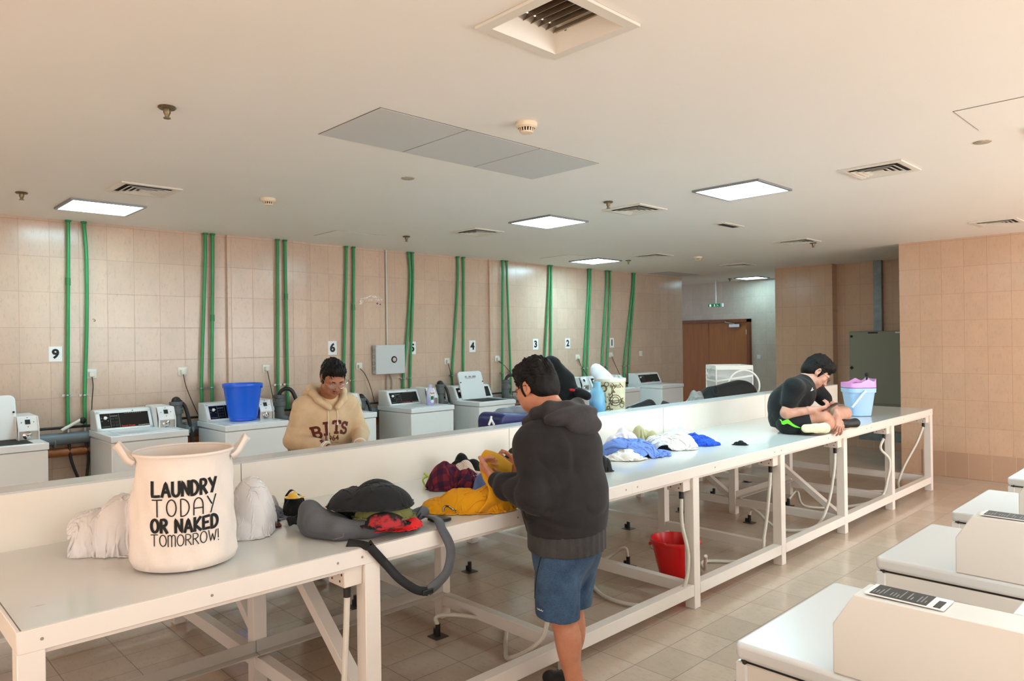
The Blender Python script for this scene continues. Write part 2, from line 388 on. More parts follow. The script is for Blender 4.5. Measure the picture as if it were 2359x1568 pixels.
def diffuser(cx, cy, label, s=.42, fancy=True):
    t = thing('ceiling_vent', label, 'vent', (cx, cy, CZ-.01), 0, 'square four-way ceiling vents'); h = s/2
    MB().box(cx-h*.78, cx+h*.78, cy-h*.78, cy+h*.78, CZ-.004, CZ-.001).build('duct_opening', DARK, t)
    f = MB()
    def ringf(a, b, z0, z1):            # square sloped ring between half sizes a (outer, z0) and b (inner, z1)
        vs = [(cx+i*a, cy+j*a, z0) for i, j in ((-1, -1), (1, -1), (1, 1), (-1, 1))]+[(cx+i*b, cy+j*b, z1) for i, j in ((-1, -1), (1, -1), (1, 1), (-1, 1))]
        f.add(vs, [(k, (k+1) % 4, 4+(k+1) % 4, 4+k) for k in range(4)])
    ringf(h, h, CZ-.001, CZ-.010); ringf(h, h*.84, CZ-.010, CZ-.012); ringf(h*.84, h*.76, CZ-.012, CZ-.003)
    f.build('frame', METALW, t)
    for a in (.70, .53, .36):
        f = MB(); ringf(h*a, h*(a-.13), CZ-.016, CZ-.005); o = f.build('louvre', METALW, t); sm = o.modifiers.new('s', 'SOLIDIFY'); sm.thickness = .002
    MB().box(cx-h*.17, cx+h*.17, cy-h*.17, cy+h*.17, CZ-.016, CZ-.012).build('centre_plate', METALW, t)
for x, y, l in ((-5.78, 1.78, 'square ceiling vent beside the light panel at the far left'), (-3.87, 5.32, 'square ceiling vent beside the round sprinkler at mid ceiling'),
                (-5.77, 5.10, 'square ceiling vent between the mid light panel and the left wall'), (-1.82, 5.40, 'square ceiling vent at the right, black gap at its corner'),
                (-3.87, 8.65, 'square ceiling vent near the far right, tiny sprinkler in front'), (-5.86, 8.47, 'square ceiling vent right of the small bright light panel near the left wall'),
                (-5.75, 10.68, 'farthest square ceiling vent, just before the corridor'), (-1.84, 8.88, 'square ceiling vent above the peach end wall at the right edge')): diffuser(x, y, l)
# large open return grille
t = thing('return_air_grille', 'large recessed ceiling grille with dusty slats, top centre of the photo', 'vent', (-1.785, 1.99, CZ))
f = MB(); x0, x1, y0, y1 = -2.0, -1.57, 1.77, 2.21
def sq(a, b, c2, d2, z): return [(a, c2, z), (b, c2, z), (b, d2, z), (a, d2, z)]
rings = [sq(x0, x1, y0, y1, CZ-.001), sq(x0, x1, y0, y1, CZ-.012), sq(x0+.045, x1-.045, y0+.045, y1-.045, CZ-.012), sq(x0+.075, x1-.075, y0+.075, y1-.075, CZ+.055), sq(x0+.075, x1-.075, y0+.075, y1-.075, CZ+.085)]
for a, b in zip(rings, rings[1:]): f.add(a+b, [(k, (k+1) % 4, 4+(k+1) % 4, 4+k) for k in range(4)])
f.build('frame', METALW, t)
for k in range(7):
    y = y0+.095+k*.042; MB().add([(x0+.075, y, CZ+.05), (x1-.075, y, CZ+.05), (x1-.075, y+.028, CZ+.088), (x0+.075, y+.028, CZ+.088), (x0+.075, y+.003, CZ+.05), (x1-.075, y+.003, CZ+.05), (x1-.075, y+.031, CZ+.088), (x0+.075, y+.031, CZ+.088)],
        [(0, 1, 2, 3), (7, 6, 5, 4), (0, 4, 5, 1), (3, 2, 6, 7), (0, 3, 7, 4), (1, 5, 6, 2)]).build('slat', mat('dusty_slat', '#A08F7C', .6, .2, var=.2, vscale=20), t)
MB().box(x0+.06, x1-.06, y0+.06, y1-.06, CZ+.10, CZ+.12).build('duct_back', mat('dusty_duct', '#3A3028', .9), t)
for sx, sy in ((x0+.12, y1-.068), (x1-.13, y1-.068)): MB().box(sx, sx+.012, sy-.006, sy, CZ+.05, CZ+.066).build('catch', DARK, t)
GAP = mat('shadow_gap_dark', '#5B5248', .8)
def hatch(name, x0, x1, y0, y1, label, m, g=.006, cat='access panel', thick=.004, group=None):
    t = thing(name, label, cat, ((x0+x1)/2, (y0+y1)/2, CZ-thick), 0, group)
    MB().box(x0, x1, y0, y1, CZ-.0012, CZ-.0002).build('edge_gap', GAP, t)
    MB().box(x0+g, x1-g, y0+g, y1-g, CZ-thick, CZ-.0008).build('cover', m, t, bevel=.001, seg=1)
PLY = mat('access_panel_grey', '#C9C8C6', .45, bump=.02)
for k, (a, b) in enumerate(((2.03, 2.60), (2.60, 3.18), (3.18, 3.75))):
    hatch('access_panel', -3.63, -3.01, a, b, ['pale grey ceiling access panel nearest the camera in the row of three', 'middle pale grey panel of the row of three ceiling panels', 'farthest pale grey panel of the row of three ceiling panels'][k], PLY, .004, group='three ceiling access panels in a row')
hatch('ceiling_hatch', -7.09, -6.62, 3.90, 4.52, 'square ceiling hatch above sign 6 with hairline edges', CE, .003)
hatch('ceiling_hatch', -7.08, -6.54, 7.45, 7.98, 'square hatch in the ceiling just left of the small bright light panel', CE, .003)
hatch('ceiling_hatch', -1.08, -0.5, 4.29, 4.80, 'square ceiling hatch with a dark crack at the right edge of the photo', CE, .004)
hatch('access_panel', -7.55, -7.1, 10.75, 11.75, 'grey access panel in the far ceiling corner by the corridor', PLY, .004)
BRASS = mat('dull_brass', '#7A6C52', .4, .8, var=.3, vscale=80)
def sprinkler(x, y, label):
    t = thing('sprinkler_head', label, 'sprinkler', (x, y, CZ-.06), 0, 'ceiling sprinkler heads')
    MB().lathe([(.001, 0), (.04, 0), (.042, -.006), (.036, -.012), (.016, -.012)], (x, y, CZ), 20).build('escutcheon', BRASS, t, True)
    MB().lathe([(.016, -.008), (.017, -.03), (.012, -.04), (.007, -.055)], (x, y, CZ), 14).build('body', BRASS, t, True)
    MB().lathe([(.001, -.055), (.017, -.054), (.017, -.058), (.001, -.058)], (x, y, CZ), 14).build('deflector', BRASS, t, True)
for x, y, l in ((-3.70, 1.25, 'brass sprinkler head on the upper left of the ceiling, nearest one'), (-6.47, 1.13, 'sprinkler head left of the far left light panel'), (-3.80, 4.85, 'sprinkler head beside the mid ceiling vent'),
                (-6.51, 4.71, 'tiny dark sprinkler head above the left wall near sign 5'), (-6.44, 8.68, 'sprinkler head right of the small bright light panel near the left wall'), (-3.80, 8.95, 'sprinkler head in front of the far right square vent'), (-7.2, 13.03, 'sprinkler head left of the corridor light panel')): sprinkler(x, y, l)
CREAM = mat('aged_white_plastic', '#E6D3B6', .45)
def smoke(x, y, label):
    t = thing('smoke_detector', label, 'smoke detector', (x, y, CZ-.05), 0, 'round smoke detectors')
    MB().lathe([(.001, 0), (.058, 0), (.06, -.008), (.057, -.022), (.045, -.03)], (x, y, CZ), 28).build('base', CREAM, t, True)
    MB().lathe([(.034, -.028), (.034, -.05)], (x, y, CZ), 20).build('sensor_core', DARK, t, True)
    f = MB()
    for k in range(16):
        a = 2*pi*k/16; f.bar((x+.04*cos(a), y+.04*sin(a), CZ-.028), (x+.034*cos(a), y+.034*sin(a), CZ-.05), .006, .004, (cos(a), sin(a), 0))
    f.lathe([(.036, -.047), (.034, -.054), (.001, -.058)], (x, y, CZ), 20); f.build('cage', CREAM, t, True)
smoke(-2.71, 2.76, 'cream smoke detector right of the row of three ceiling panels'); smoke(-5.51, 2.63, 'cream smoke detector at the left of the ceiling'); smoke(-5.54, 9.13, 'small white smoke detector far down the ceiling')
for x, y, l in ((-4.19, 3.05, 'round dull ceiling cover plate left of the three panels'), (-1.13, 5.11, 'round ceiling cover plate at the right below the hatch')):
    tag(MB().lathe([(.001, -.006), (.042, -.006), (.048, -.003), (.049, 0)], (x, y, CZ-.0003), 24).build('ceiling_cover_plate', mat('stained_disc', '#A89A84', .6, var=.35, vscale=60), None, True), l, 'cover plate', 'round ceiling cover plates')
t = thing('slot_vent', 'small slotted ceiling vent right of the mid light panels', 'vent', (-3.77, 6.82, CZ)); MB().box(-3.84, -3.70, 6.62, 7.02, CZ-.008, CZ-.0005).build('frame', METALW, t, bevel=.002); MB().box(-3.815, -3.745, 6.66, 6.98, CZ-.0095, CZ-.0078).build('slot', DARK, t)
# ---------------------------------------------------------------- pipes, sockets and signs on the long wall
GREEN = mat('green_ppr_pipe', '#2E8A50', .4, var=.08, vscale=6)
GREENJ = mat('green_ppr_pipe_joint', '#267A46', .4)
CLAMP = mat('zinc_clamp', '#A9A9A2', .35, .9)
def pipe(yt, zt, yb, zb, label, zc=None, joint=None, dx=.035, bend=0):
    t = thing('water_pipe', label, 'pipe', (LW+dx, yb, zb), 0, 'green water pipes down the long wall')
    P = curve_pts([(LW+dx, yt, CZ), (LW+dx, yt+(yb-yt)*.12+bend, CZ-.35), (LW+dx, yt+(yb-yt)*.55+bend, (CZ+zb)/2), (LW+dx, yb, zb+.3), (LW+dx, yb, zb)], 6)
    MB().tube(P, .0165, 12).build('pipe', GREEN, t, True)
    MB().lathe([(.001, 0), (.026, 0), (.026, -.015), (.017, -.02)], (LW+dx, yt, CZ), 14).build('ceiling_collar', GREENJ, t, True)
    if zc:
        MB().ring((LW+dx, yb, zc), .018, .006, None, 18, 6).box(LW, LW+dx-.014, yb-.012, yb+.012, zc-.012, zc+.012).box(LW+dx-.012, LW+dx-.004, yb-.045, yb+.045, zc-.010, zc+.010).build('clamp', CLAMP, t, True)
    if joint:
        f = (CZ-joint)/(CZ-zb); yy = yt+(yb-yt)*f+bend*.8
        MB().tube([(LW+dx, yy, joint-.035), (LW+dx, yy, joint+.035)], .0215, 14).build('joint', GREENJ, t, True)
PP = [(1.69, 1.667, .98, 1.289, 2.34, 'left pipe of the pair right of sign 9', 0), (1.818, 1.807, .98, 1.281, 0, 'right pipe of the pair right of sign 9', .02),
      (2.942, 2.885, 1.10, 1.285, 0, 'left pipe of the pair left of the blue bucket', 0), (3.019, 2.99, 1.10, 1.288, 2.02, 'right pipe of the pair left of the blue bucket', 0),
      (3.726, 3.71, 1.05, 1.28, 0, 'left pipe of the pair right of the blue bucket', 0), (3.815, 3.823, 1.0, 1.28, 2.27, 'right pipe of the pair right of the blue bucket', 0),
      (4.624, 4.56, .95, 0, 0, 'left pipe of the pair beside sign 6', 0), (4.726, 4.69, .95, 1.28, 2.17, 'right pipe of the pair beside sign 6', 0),
      (5.547, 5.44, 1.0, 1.27, 0, 'left bowed pipe of the pair at the grey junction box', .035), (5.609, 5.545, 1.0, 1.27, 0, 'right pipe of the pair overlapping sign 5', .01),
      (6.377, 6.25, 1.0, 1.27, 0, 'slanting pipe left of sign 4', .01), (6.481, 6.45, 1.0, 0, 0, 'upright pipe just left of sign 4', 0),
      (7.194, 7.165, .95, 1.27, 0, 'left pipe of the pair right of sign 4', 0), (7.279, 7.33, .95, 1.27, 0, 'right leaning pipe of the pair right of sign 4', 0),
      (8.232, 8.09, 1.0, 0, 0, 'left pipe of the crossing pair right of sign 3', 0), (8.279, 8.235, 1.0, 0, 0, 'right pipe of the crossing pair right of sign 3', 0),
      (9.197, 9.03, 1.0, 1.27, 0, 'left pipe of the close pair right of sign 2', 0), (9.235, 9.12, 1.0, 1.27, 0, 'right pipe of the close pair right of sign 2', 0),
      (9.667, 9.50, 1.0, 1.27, 0, 'left pipe of the pair just left of sign 1', 0), (9.762, 9.64, 1.0, 1.27, 0, 'right pipe of the pair touching sign 1', 0),
      (10.417, 10.12, 1.0, 1.27, 0, 'left pipe of the last pair near the corridor corner', 0), (10.455, 10.25, 1.0, 1.27, 0, 'right pipe of the last pair near the corridor corner', 0)]
for yt, yb, zb, zc, jt, l, bd in PP: pipe(yt, 0, yb, zb, 'green water pipe, '+l, zc, jt, .035 if not 3.17 < yb < 4.09 and not 6.96 < yb < 7.92 else .07, bd)

SIGNW = mat('sign_white', '#E9E8E6', .5); BLK = mat('print_black', '#0C0C0C', .6)
def sign(n, y, z, w, h, label, dx=.0):
    t = thing('number_sign', label, 'sign', (LW+dx, y, z-h/2), 0, 'number signs on the long wall')
    MB().box(LW+dx+.0005, LW+dx+.003, y-w/2, y+w/2, z-h/2, z+h/2).build('plate', SIGNW, t)
    place(text_mb(n, h*.84, .040), (LW+dx+.0045, y, z-h*.015), (0, 1, 0), (0, 0, 1)).build('number', BLK, t)
sign('9', 1.582, 1.672, .105, .138, 'white sign with a black 9 left of the first green pipes')
for n, y, z in (('6', 4.437, 1.680), ('5', 5.61, 1.660), ('4', 6.652, 1.667), ('3', 7.90, 1.678), ('2', 8.68, 1.682), ('1', 9.823, 1.678)):
    sign(n, y, z, .115, .165, {'6': 'white sign with a black 6 above the man in the beige hoodie', '5': 'white sign with a black 5 half behind a green pipe', '4': 'white sign with a black 4 right of the grey junction box', '3': 'white sign with a black 3 above the head of the man in the dark hoodie', '2': 'white sign with a black 2 right of sign 3', '1': 'white sign with a black 1 beside the last green pipes'}[n], .035 if n == '3' else 0)
SOCK = mat('socket_white', '#DEDBD2', .35); PLUGM = mat('plug_ivory', '#D8D2BE', .4); CABLE = mat('cable_black', '#1C1917', .5)
def socket(y, z, label, cable=None, dx=0, group='wall sockets with machine plugs'):
    t = thing('wall_socket', label, 'socket', (LW+dx, y, z-.045), 0, group); X = LW+dx
    MB().box(X, X+.010, y-.044, y+.044, z-.044, z+.044).build('plate', SOCK, t, bevel=.004)
    if cable:
        MB().box(X+.010, X+.045, y-.024, y+.024, z-.03, z+.018).build('plug', PLUGM, t, bevel=.006)
        MB().box(X+.010, X+.014, y-.036, y-.024, z+.022, z+.036).box(X+.010, X+.014, y+.024, y+.036, z+.022, z+.036).build('switch', SIGNW, t)
        MB().tube(curve_pts([(X+.03, y, z-.03)]+[(X+a, y+b, z+c) for a, b, c in cable], 6), .0045, 6).build('cord', CABLE, t, True)
    else: MB().box(X+.010, X+.015, y-.02, y+.02, z-.016, z+.016).build('switch', SOCK, t, bevel=.002)
socket(1.872, 1.480, 'white wall socket with plug right of the pipes by sign 9', [(.04, .005, -.12), (.06, -.01, -.25), (.10, -.03, -.50)])
socket(2.704, 1.468, 'white wall socket with plug between the first and second washer', [(.04, .02, -.15), (.06, .08, -.33), (.10, .16, -.55)])
socket(3.59, 1.467, 'white wall socket with plug above the blue bucket', [(.04, .02, -.15), (.05, .05, -.32), (.08, .07, -.50)], .035)
socket(4.80, 1.450, 'wall socket with plug hidden behind the man in the beige hoodie', [(.04, .06, -.10), (.06, .12, -.25), (.09, .16, -.45)])
socket(6.186, 1.470, 'wall socket with plug left of the slanting pipe by sign 4', [(.04, .02, -.12), (.05, .06, -.30), (.08, .07, -.45)])
socket(7.091, 1.478, 'wall socket with plug between sign 4 and sign 3', [(.05, .10, -.10), (.09, .26, -.28), (.14, .42, -.45)], .035)
socket(8.914, 1.456, 'wall socket with plug below sign 2', [(.04, .03, -.12), (.07, .13, -.28), (.10, .22, -.42)])
socket(9.785, 1.471, 'wall socket with plug below sign 1', [(.04, .04, -.12), (.07, .10, -.26), (.10, .16, -.40)])
socket(10.652, 1.474, 'small bare wall switch near the corridor corner', None, 0, 'bare wall switches')
t = thing('light_switch', 'small switch plate on the corridor wall right of the doors', 'switch', (-6.94, 13.70, 1.30))
MB().box(-6.985, -6.90, 13.69, 13.70, 1.30, 1.385).build('plate', SOCK, t, bevel=.003); MB().box(-6.955, -6.93, 13.684, 13.69, 1.325, 1.36).build('switch', SIGNW, t)
# junction box with conduit
JB = mat('junction_box_grey', '#C4C4C2', .45); t = thing('junction_box', 'light grey electrical junction box between sign 6 and sign 5', 'electrical box', (LW, 5.2, 1.345))
MB().box(LW+.01, LW+.08, 4.99, 5.42, 1.345, 1.70).build('body', JB, t, bevel=.004); MB().box(LW+.08, LW+.098, 4.985, 5.425, 1.34, 1.705).build('cover', JB, t, bevel=.006)
AX = Matrix(((0, 0, 1), (1, 0, 0), (0, 1, 0)))
MB().ring((LW+.10, 5.255, 1.52), .034, .009, AX, 28, 8).build('lock_ring', BLK, t, True)
MB().cyl((LW+.097, 5.255, 1.52), (LW+.106, 5.255, 1.52), .026, 20).box(LW+.106, LW+.11, 5.25, 5.26, 1.505, 1.535).build('lock', STEEL, t, True)
for z in (1.41, 1.48, 1.56, 1.63): MB().ring((LW+.045, 4.988, z), .022, .003, Matrix(((1, 0, 0), (0, 0, 1), (0, -1, 0))), 18, 6).build('knockout', mat('junction_box_shadow', '#9A9A98', .6), t, True)
for y, z in ((5.0, 1.355), (5.41, 1.355), (5.0, 1.69), (5.41, 1.69)): MB().cyl((LW+.097, y, z), (LW+.1, y, z), .006, 10).build('screw', STEEL, t, True)
for yy, e in ((5.20, -.02), (5.23, .03)): MB().tube(curve_pts([(LW+.04, yy, 1.345), (LW+.03, yy+.01+e, 1.25), (LW+.03, yy+e+.005, 1.10), (LW+.03, yy+e, .9)], 5), .010, 8).build('cable', mat('grey_cable', '#A79C92', .5), t, True)
tag(MB().tube([(LW+.02, 5.207, 1.705), (LW+.02, 5.207, CZ)], .011, 10).build('conduit_pipe', mat('conduit_white', '#C9C4BC', .45), None, True), 'thin white conduit from the junction box up to the ceiling', 'conduit')

# waste pipe behind the washers, traps with black hoses
PVC = mat('grey_pvc', '#6B7379', .4, var=.1); PVCD = mat('dark_grey_pvc', '#595D5C', .45, var=.15); RUST = mat('orange_stained_pipe', '#9A5A2C', .5, var=.25, vscale=14); HOSE = mat('black_rubber_hose', '#151412', .45)
t = thing('waste_pipe', 'long grey waste pipe running along the wall behind the washers', 'pipe', (LW+.06, 5.5, .72))
MB().tube([(LW+.058, .0, .90), (LW+.058, 11.0, .86)], .055, 18).build('pipe', PVC, t, True)
MB().tube([(LW+.05, .0, .775), (LW+.05, 11.0, .74)], .04, 14).build('lower_pipe', RUST, t, True)
MB().tube([(LW+.06, .0, 1.0), (LW+.06, 11.0, .97)], .012, 8).build('thin_pipe', CABLE, t, True)
for y in (1.55, 2.62, 3.72, 4.8, 5.95, 7.3): MB().ring((LW+.058, y, .865), .056, .006, Matrix(((1, 0, 0), (0, 0, 1), (0, -1, 0))), 20, 6).build('bracket', CLAMP, t, True)
def trap(y, label, hose=True, z=1.0):
    t = thing('drain_standpipe', label, 'drain pipe', (LW+.24, y, z-.12), 0, 'grey standpipes with black hoses behind the washers'); X = LW+.26
    MB().tube(curve_pts([(LW+.09, y+.12, z-.10), (X, y+.09, z-.11), (X, y+.02, z-.07), (X, y, z), (X, y, z+.12)], 5), .05, 16).build('elbow', PVCD, t, True)
    MB().lathe([(.05, 0), (.066, .004), (.066, .045), (.055, .055), (.055, .085), (.064, .09), (.064, .12), (.05, .122)], (X, y, z+.06), 22).build('collar', PVCD, t, True)
    MB().cyl((X+.03, y+.10, z-.10), (X+.075, y+.10, z-.10), .045, 18).cyl((X+.075, y+.10, z-.10), (X+.085, y+.10, z-.10), .03, 18).build('cleanout_cap', PVC, t, True)
    if hose: MB().tube(curve_pts([(X, y, z+.10), (X, y+.005, z+.20), (X+.03, y+.06, z+.245), (X+.06, y+.13, z+.20), (X+.10, y+.20, z-.05), (X+.16, y+.27, z-.5), (X+.18, y+.29, .25)], 7), .021, 12).build('drain_hose', HOSE, t, True)
    else: MB().ball((X, y, z+.185), .045).tube(curve_pts([(X, y+.02, z+.20), (X+.04, y+.08, z+.1), (X+.08, y+.12, z-.2), (X+.10, y+.14, .3)], 6), .018, 10).build('drain_hose', HOSE, t, True)
trap(2.55, 'grey standpipe with a black hose left of the washer carrying the blue bucket', False); trap(3.63, 'grey standpipe with an arched black hose right of the blue bucket', True)
trap(4.66, 'grey pipe stub behind the washer right of the man in the beige hoodie', False, .90); trap(5.86, 'grey standpipe behind the washer with the purple bottle', False); trap(7.05, 'grey standpipe with an arched black hose beside the man in the dark hoodie', True)
for y, e, l in ((1.667, .10, 'left black hose hanging below the pipes by sign 9'), (1.807, -.02, 'right black hose hanging below the pipes by sign 9')):
    t = thing('supply_hose', l, 'hose', (LW+.08, y, .3)); MB().tube(curve_pts([(LW+.06, y, .86), (LW+.09, y+.01, .7), (LW+.12, y+e*.6, .52), (LW+.16, y+e*1.3, .33)], 6), .013, 10).build('hose', HOSE, t, True)
    MB().cyl((LW+.05, y, .98), (LW+.05, y, .84), .014, 10).box(LW+.04, LW+.09, y-.012, y+.012, .90, .93).build('valve', STEEL, t, True)
t = thing('pipe_offcut', 'short white pipe lying across the waste pipe by sign 9', 'pipe', (LW+.2, 1.7, .98)); MB().tube([(LW+.10, 1.60, .975), (LW+.07, 1.77, 1.06)], .014, 10).build('pipe', SOCK, t, True); MB().ball((LW+.07, 1.78, 1.05), .03).build('fitting', CABLE, t, True)

# ---------------------------------------------------------------- washers along the long wall
ENAM = mat('white_enamel', '#E9E9E8', .22, bump=.02, bscale=12); ENAM2 = mat('white_enamel_lid', '#E6E9EA', .16)
BPANEL = mat('black_control_panel', '#141414', .25); PGREY = mat('panel_print_grey', '#8C8C8A', .5); PRED = mat('panel_print_red', '#D2301C', .5); PDIM = mat('panel_button', '#262626', .3)
CHROME = mat('chrome', '#C8C8C6', .15, 1)
FX, BK, ZT = -6.83, -7.54, .96
def washer(y0, label, box=True, lid_open=False, fx=FX, full=False):
    x0 = fx-.71; y1 = y0+.65; yc = y0+.325
    t = thing('washing_machine', label, 'washing machine', (fx-.355, yc, 0), 0, 'top-loading washers along the long wall')
    MB().box(x0+.02, fx-.012, y0+.006, y1-.006, .03, ZT-.062).build('cabinet', ENAM, t, bevel=.008)
    MB().box(x0, fx, y0, y1, ZT-.058, ZT).build('top', ENAM2, t, bevel=.007)
    MB().box(x0+.05, fx-.05, y0+.04, y1-.04, 0, .03).build('plinth', DARK, t)
    MB().box(fx-.012, fx-.0105, y0+.03, y1-.03, .09, .80).build('front_panel', ENAM, t)
    if not lid_open: MB().box(x0+.27, fx-.045, y0+.09, y1-.07, ZT, ZT+.006).build('lid', ENAM2, t, bevel=.004)
    else:
        MB().box(x0+.27, fx-.06, y0+.10, y1-.10, ZT+.0005, ZT+.002).build('tub_opening', DARK, t)
        hx = x0+.27; dl = V((-.11, 0, .366)).normalized(); nl = V((dl.z, 0, -dl.x)); LL, w0, w1, rr_ = .385, y0+.09, y1-.14, .045
        ol = [(w0, 0), (w1, 0)]+[(w1-rr_+rr_*cos(rad(a_)), LL-rr_+rr_*sin(rad(a_))) for a_ in (0, 22, 45, 68, 90)]+[(w0+rr_-rr_*cos(rad(a_)), LL-rr_+rr_*sin(rad(a_))) for a_ in (90, 68, 45, 22, 0)]
        base = V((hx+.012, 0, ZT+.004)); l = MB(); k_ = len(ol); l.v = [base+V((0, a_, 0))+dl*b_+nl*c_ for c_ in (0, -.026) for a_, b_ in ol]; l.f = [list(range(k_))[::-1], list(range(k_, 2*k_))]+[(i_, (i_+1) % k_, k_+(i_+1) % k_, k_+i_) for i_ in range(k_)]
        lo = l.build('lid', ENAM2, t, bevel=.006, seg=3)
        e = MB(); d = V((-.11, 0, .366)).normalized(); o = V((hx+.022, y0+.09, ZT+.005)); w = .42
        def q(a, b, c=.004): return o+V((0, 1, 0))*a+d*b+V((d.z, 0, -d.x))*c
        for a0, b0, a1, b1 in ((.10, .300, .13, .32), (.165, .300, .205, .32), (.23, .300, .29, .32), (.10, .285, .28, .290)): e.add([q(a0, b0), q(a1, b0), q(a1, b1), q(a0, b1)], [(0, 1, 2, 3)])
        e.build('lid_print', PGREY, lo)
        for a in (.012, w-.02): MB().ball(q(a, .235, .0), .009).build('lid_bumper', CABLE, lo, True)
    # control console
    ye = y1-(.0 if full else .165); cb = [(x0+.005, ZT), (x0+.255, ZT), (x0+.165, ZT+.178), (x0+.135, ZT+.185), (x0+.005, ZT+.185)]
    MB().prism(cb, 'y', y0+.012, ye).build('console', ENAM, t, bevel=.005)
    d = V((-.09, 0, .178)).normalized(); o = V((x0+.255, y0+.012, ZT)); nn = V((d.z, 0, -d.x)); w = ye-y0-.012
    def q(a, b, c): return o+V((0, 1, 0))*a+d*b+nn*c
    def quad(m, a0, b0, a1, b1, c): m.add([q(a0, b0, c), q(a1, b0, c), q(a1, b1, c), q(a0, b1, c)], [(0, 1, 2, 3)])
    f = MB()
    for a0, b0, a1, b1 in ((.004, .006, w-.004, .026), (.004, .172, w-.004, .192), (.004, .006, .032, .192), (w-.028, .006, w-.004, .192)): f.add([q(a0, b0, .0), q(a1, b0, .0), q(a1, b1, .0), q(a0, b1, .0), q(a0, b0, .007), q(a1, b0, .007), q(a1, b1, .007), q(a0, b1, .007)], [(4, 5, 6, 7), (0, 1, 5, 4), (1, 2, 6, 5), (2, 3, 7, 6), (3, 0, 4, 7)])
    f.build('console_trim', ENAM2, t)
    p = MB(); quad(p, .030, .024, w-.026, .174, .002); pan = p.build('control_panel', BPANEL, t)
    g = MB()
    for a0, b0, a1, b1 in ((.116, .03, .118, .168), (.19, .03, .192, .168), (.04, .042, .105, .045), (.12, .142, .18, .148)): quad(g, a0, b0, a1, b1, .003)
    for k in range(5):
        a = rad(-30+k*60); quad(g, .072+.03*cos(a)-.003, .115+.03*sin(a)-.004, .072+.03*cos(a)+.003, .115+.03*sin(a)+.004, .003)
    for k in range(9): quad(g, .24+k*.017, .163, .25+k*.017, .167, .003)
    g.build('panel_print', PGREY, pan)
    bt = MB()
    for i in range(2):
        for j in range(3):
            a0, b0 = .126+i*.03, .044+j*.032; bt.add([q(a0, b0, .002), q(a0+.022, b0, .002), q(a0+.022, b0+.02, .002), q(a0, b0+.02, .002), q(a0, b0, .006), q(a0+.022, b0, .006), q(a0+.022, b0+.02, .006), q(a0, b0+.02, .006)], [(4, 5, 6, 7), (0, 1, 5, 4), (1, 2, 6, 5), (2, 3, 7, 6), (3, 0, 4, 7)])
    bt.build('buttons', PDIM, pan)
    kn = q(.075, .125, .003); MB().cyl(kn, kn+nn*.018, .014, 14).build('dial', SIGNW, pan, True)
    place(text_mb('Speed Queen', .021, .03, .0002), q(.262, .040, .003), (0, 1, 0), d).build('brand_lettering', PRED, pan)
    place(text_mb('Commercial Washer', .0125, .0, .0002), q(.40, .038, .003), (0, 1, 0), d).build('lettering', SIGNW, pan)
    MB().cyl(q(w*.66, .186, .004), q(w*.66, .186, .010), .005, 8).build('console_screw', CABLE, t)
    if box:
        b0, b1 = y1-.158, y1-.008; X = x0+.40
        MB().prism([(x0+.005, ZT), (X-.02, ZT), (X-.02, ZT+.075), (X-.02, ZT+.09), (X-.075, ZT+.195), (x0+.005, ZT+.20)], 'y', b0, b1).build('coin_box', ENAM, t, bevel=.004)
        for yy in (b0, b1-.006): MB().prism([(X-.03, ZT+.0), (X, ZT+.0), (X, ZT+.09), (X-.055, ZT+.192), (X-.085, ZT+.192)], 'y', yy, yy+.006).build('coin_box_flange', ENAM, t)
        d2 = V((-.055, 0, .105)).normalized(); n2 = V((d2.z, 0, -d2.x)); o2 = V((X-.0195, b0, ZT+.09))
        def r(a, b, c): return o2+V((0, 1, 0))*a+d2*b+n2*c
        MB().add([r(.056, .045, .001), r(.092, .045, .001), r(.092, .085, .001), r(.056, .085, .001), r(.056, .045, .006), r(.092, .045, .006), r(.092, .085, .006), r(.056, .085, .006)], [(4, 5, 6, 7), (0, 1, 5, 4), (1, 2, 6, 5), (2, 3, 7, 6), (3, 0, 4, 7)]).build('coin_slot', BLK, t)
        for a, b in ((.03, .062), (.118, .062), (.074, .022), (.074, .105)): MB().cyl(r(a, b, 0), r(a, b, .004), .0035, 8).build('screw', CABLE, t)
        MB().box(X-.02, X-.017, b0+.006, b1-.006, ZT+.004, ZT+.074).build('lock_plate', mat('lock_plate_zinc', '#A8A59C', .35, .8), t)
        cz = ZT+.038; yy = (b0+b1)/2-.008
        MB().lathe([(.034, 0), (.034, .004), (.022, .010), (.016, .012), (.016, .017), (.001, .018)], (X-.017, yy, cz), 22, axis=AX).build('coin_lock', CHROME, t, True)
        MB().cyl((X+.0, yy, cz), (X+.002, yy, cz), .006, 10).build('keyhole', BLK, t)
        MB().box(X-.018, X-.005, b0+.006, b1-.006, ZT+.074, ZT+.080).build('coin_box_shelf', ENAM, t)
washer(.71, 'white washing machine at the left edge with its lid standing open', True, True)
washer(1.815, 'white washing machine with closed lid behind the canvas laundry basket')
washer(2.80, 'white washing machine with a blue bucket on it')
washer(3.86, 'white washing machine mostly hidden behind the man in the beige hoodie')
washer(4.98, 'white washing machine with a purple detergent bottle on it')
washer(6.04, 'white washing machine with lid open right of the purple bottle', False, True, full=True)
washer(7.95, 'white washing machine behind the black jacket, third from the corridor end')
washer(8.83, 'white washing machine behind the patterned laundry basket, second from the corridor end')
washer(10.10, 'white washing machine at the corridor end of the row', False, full=True)

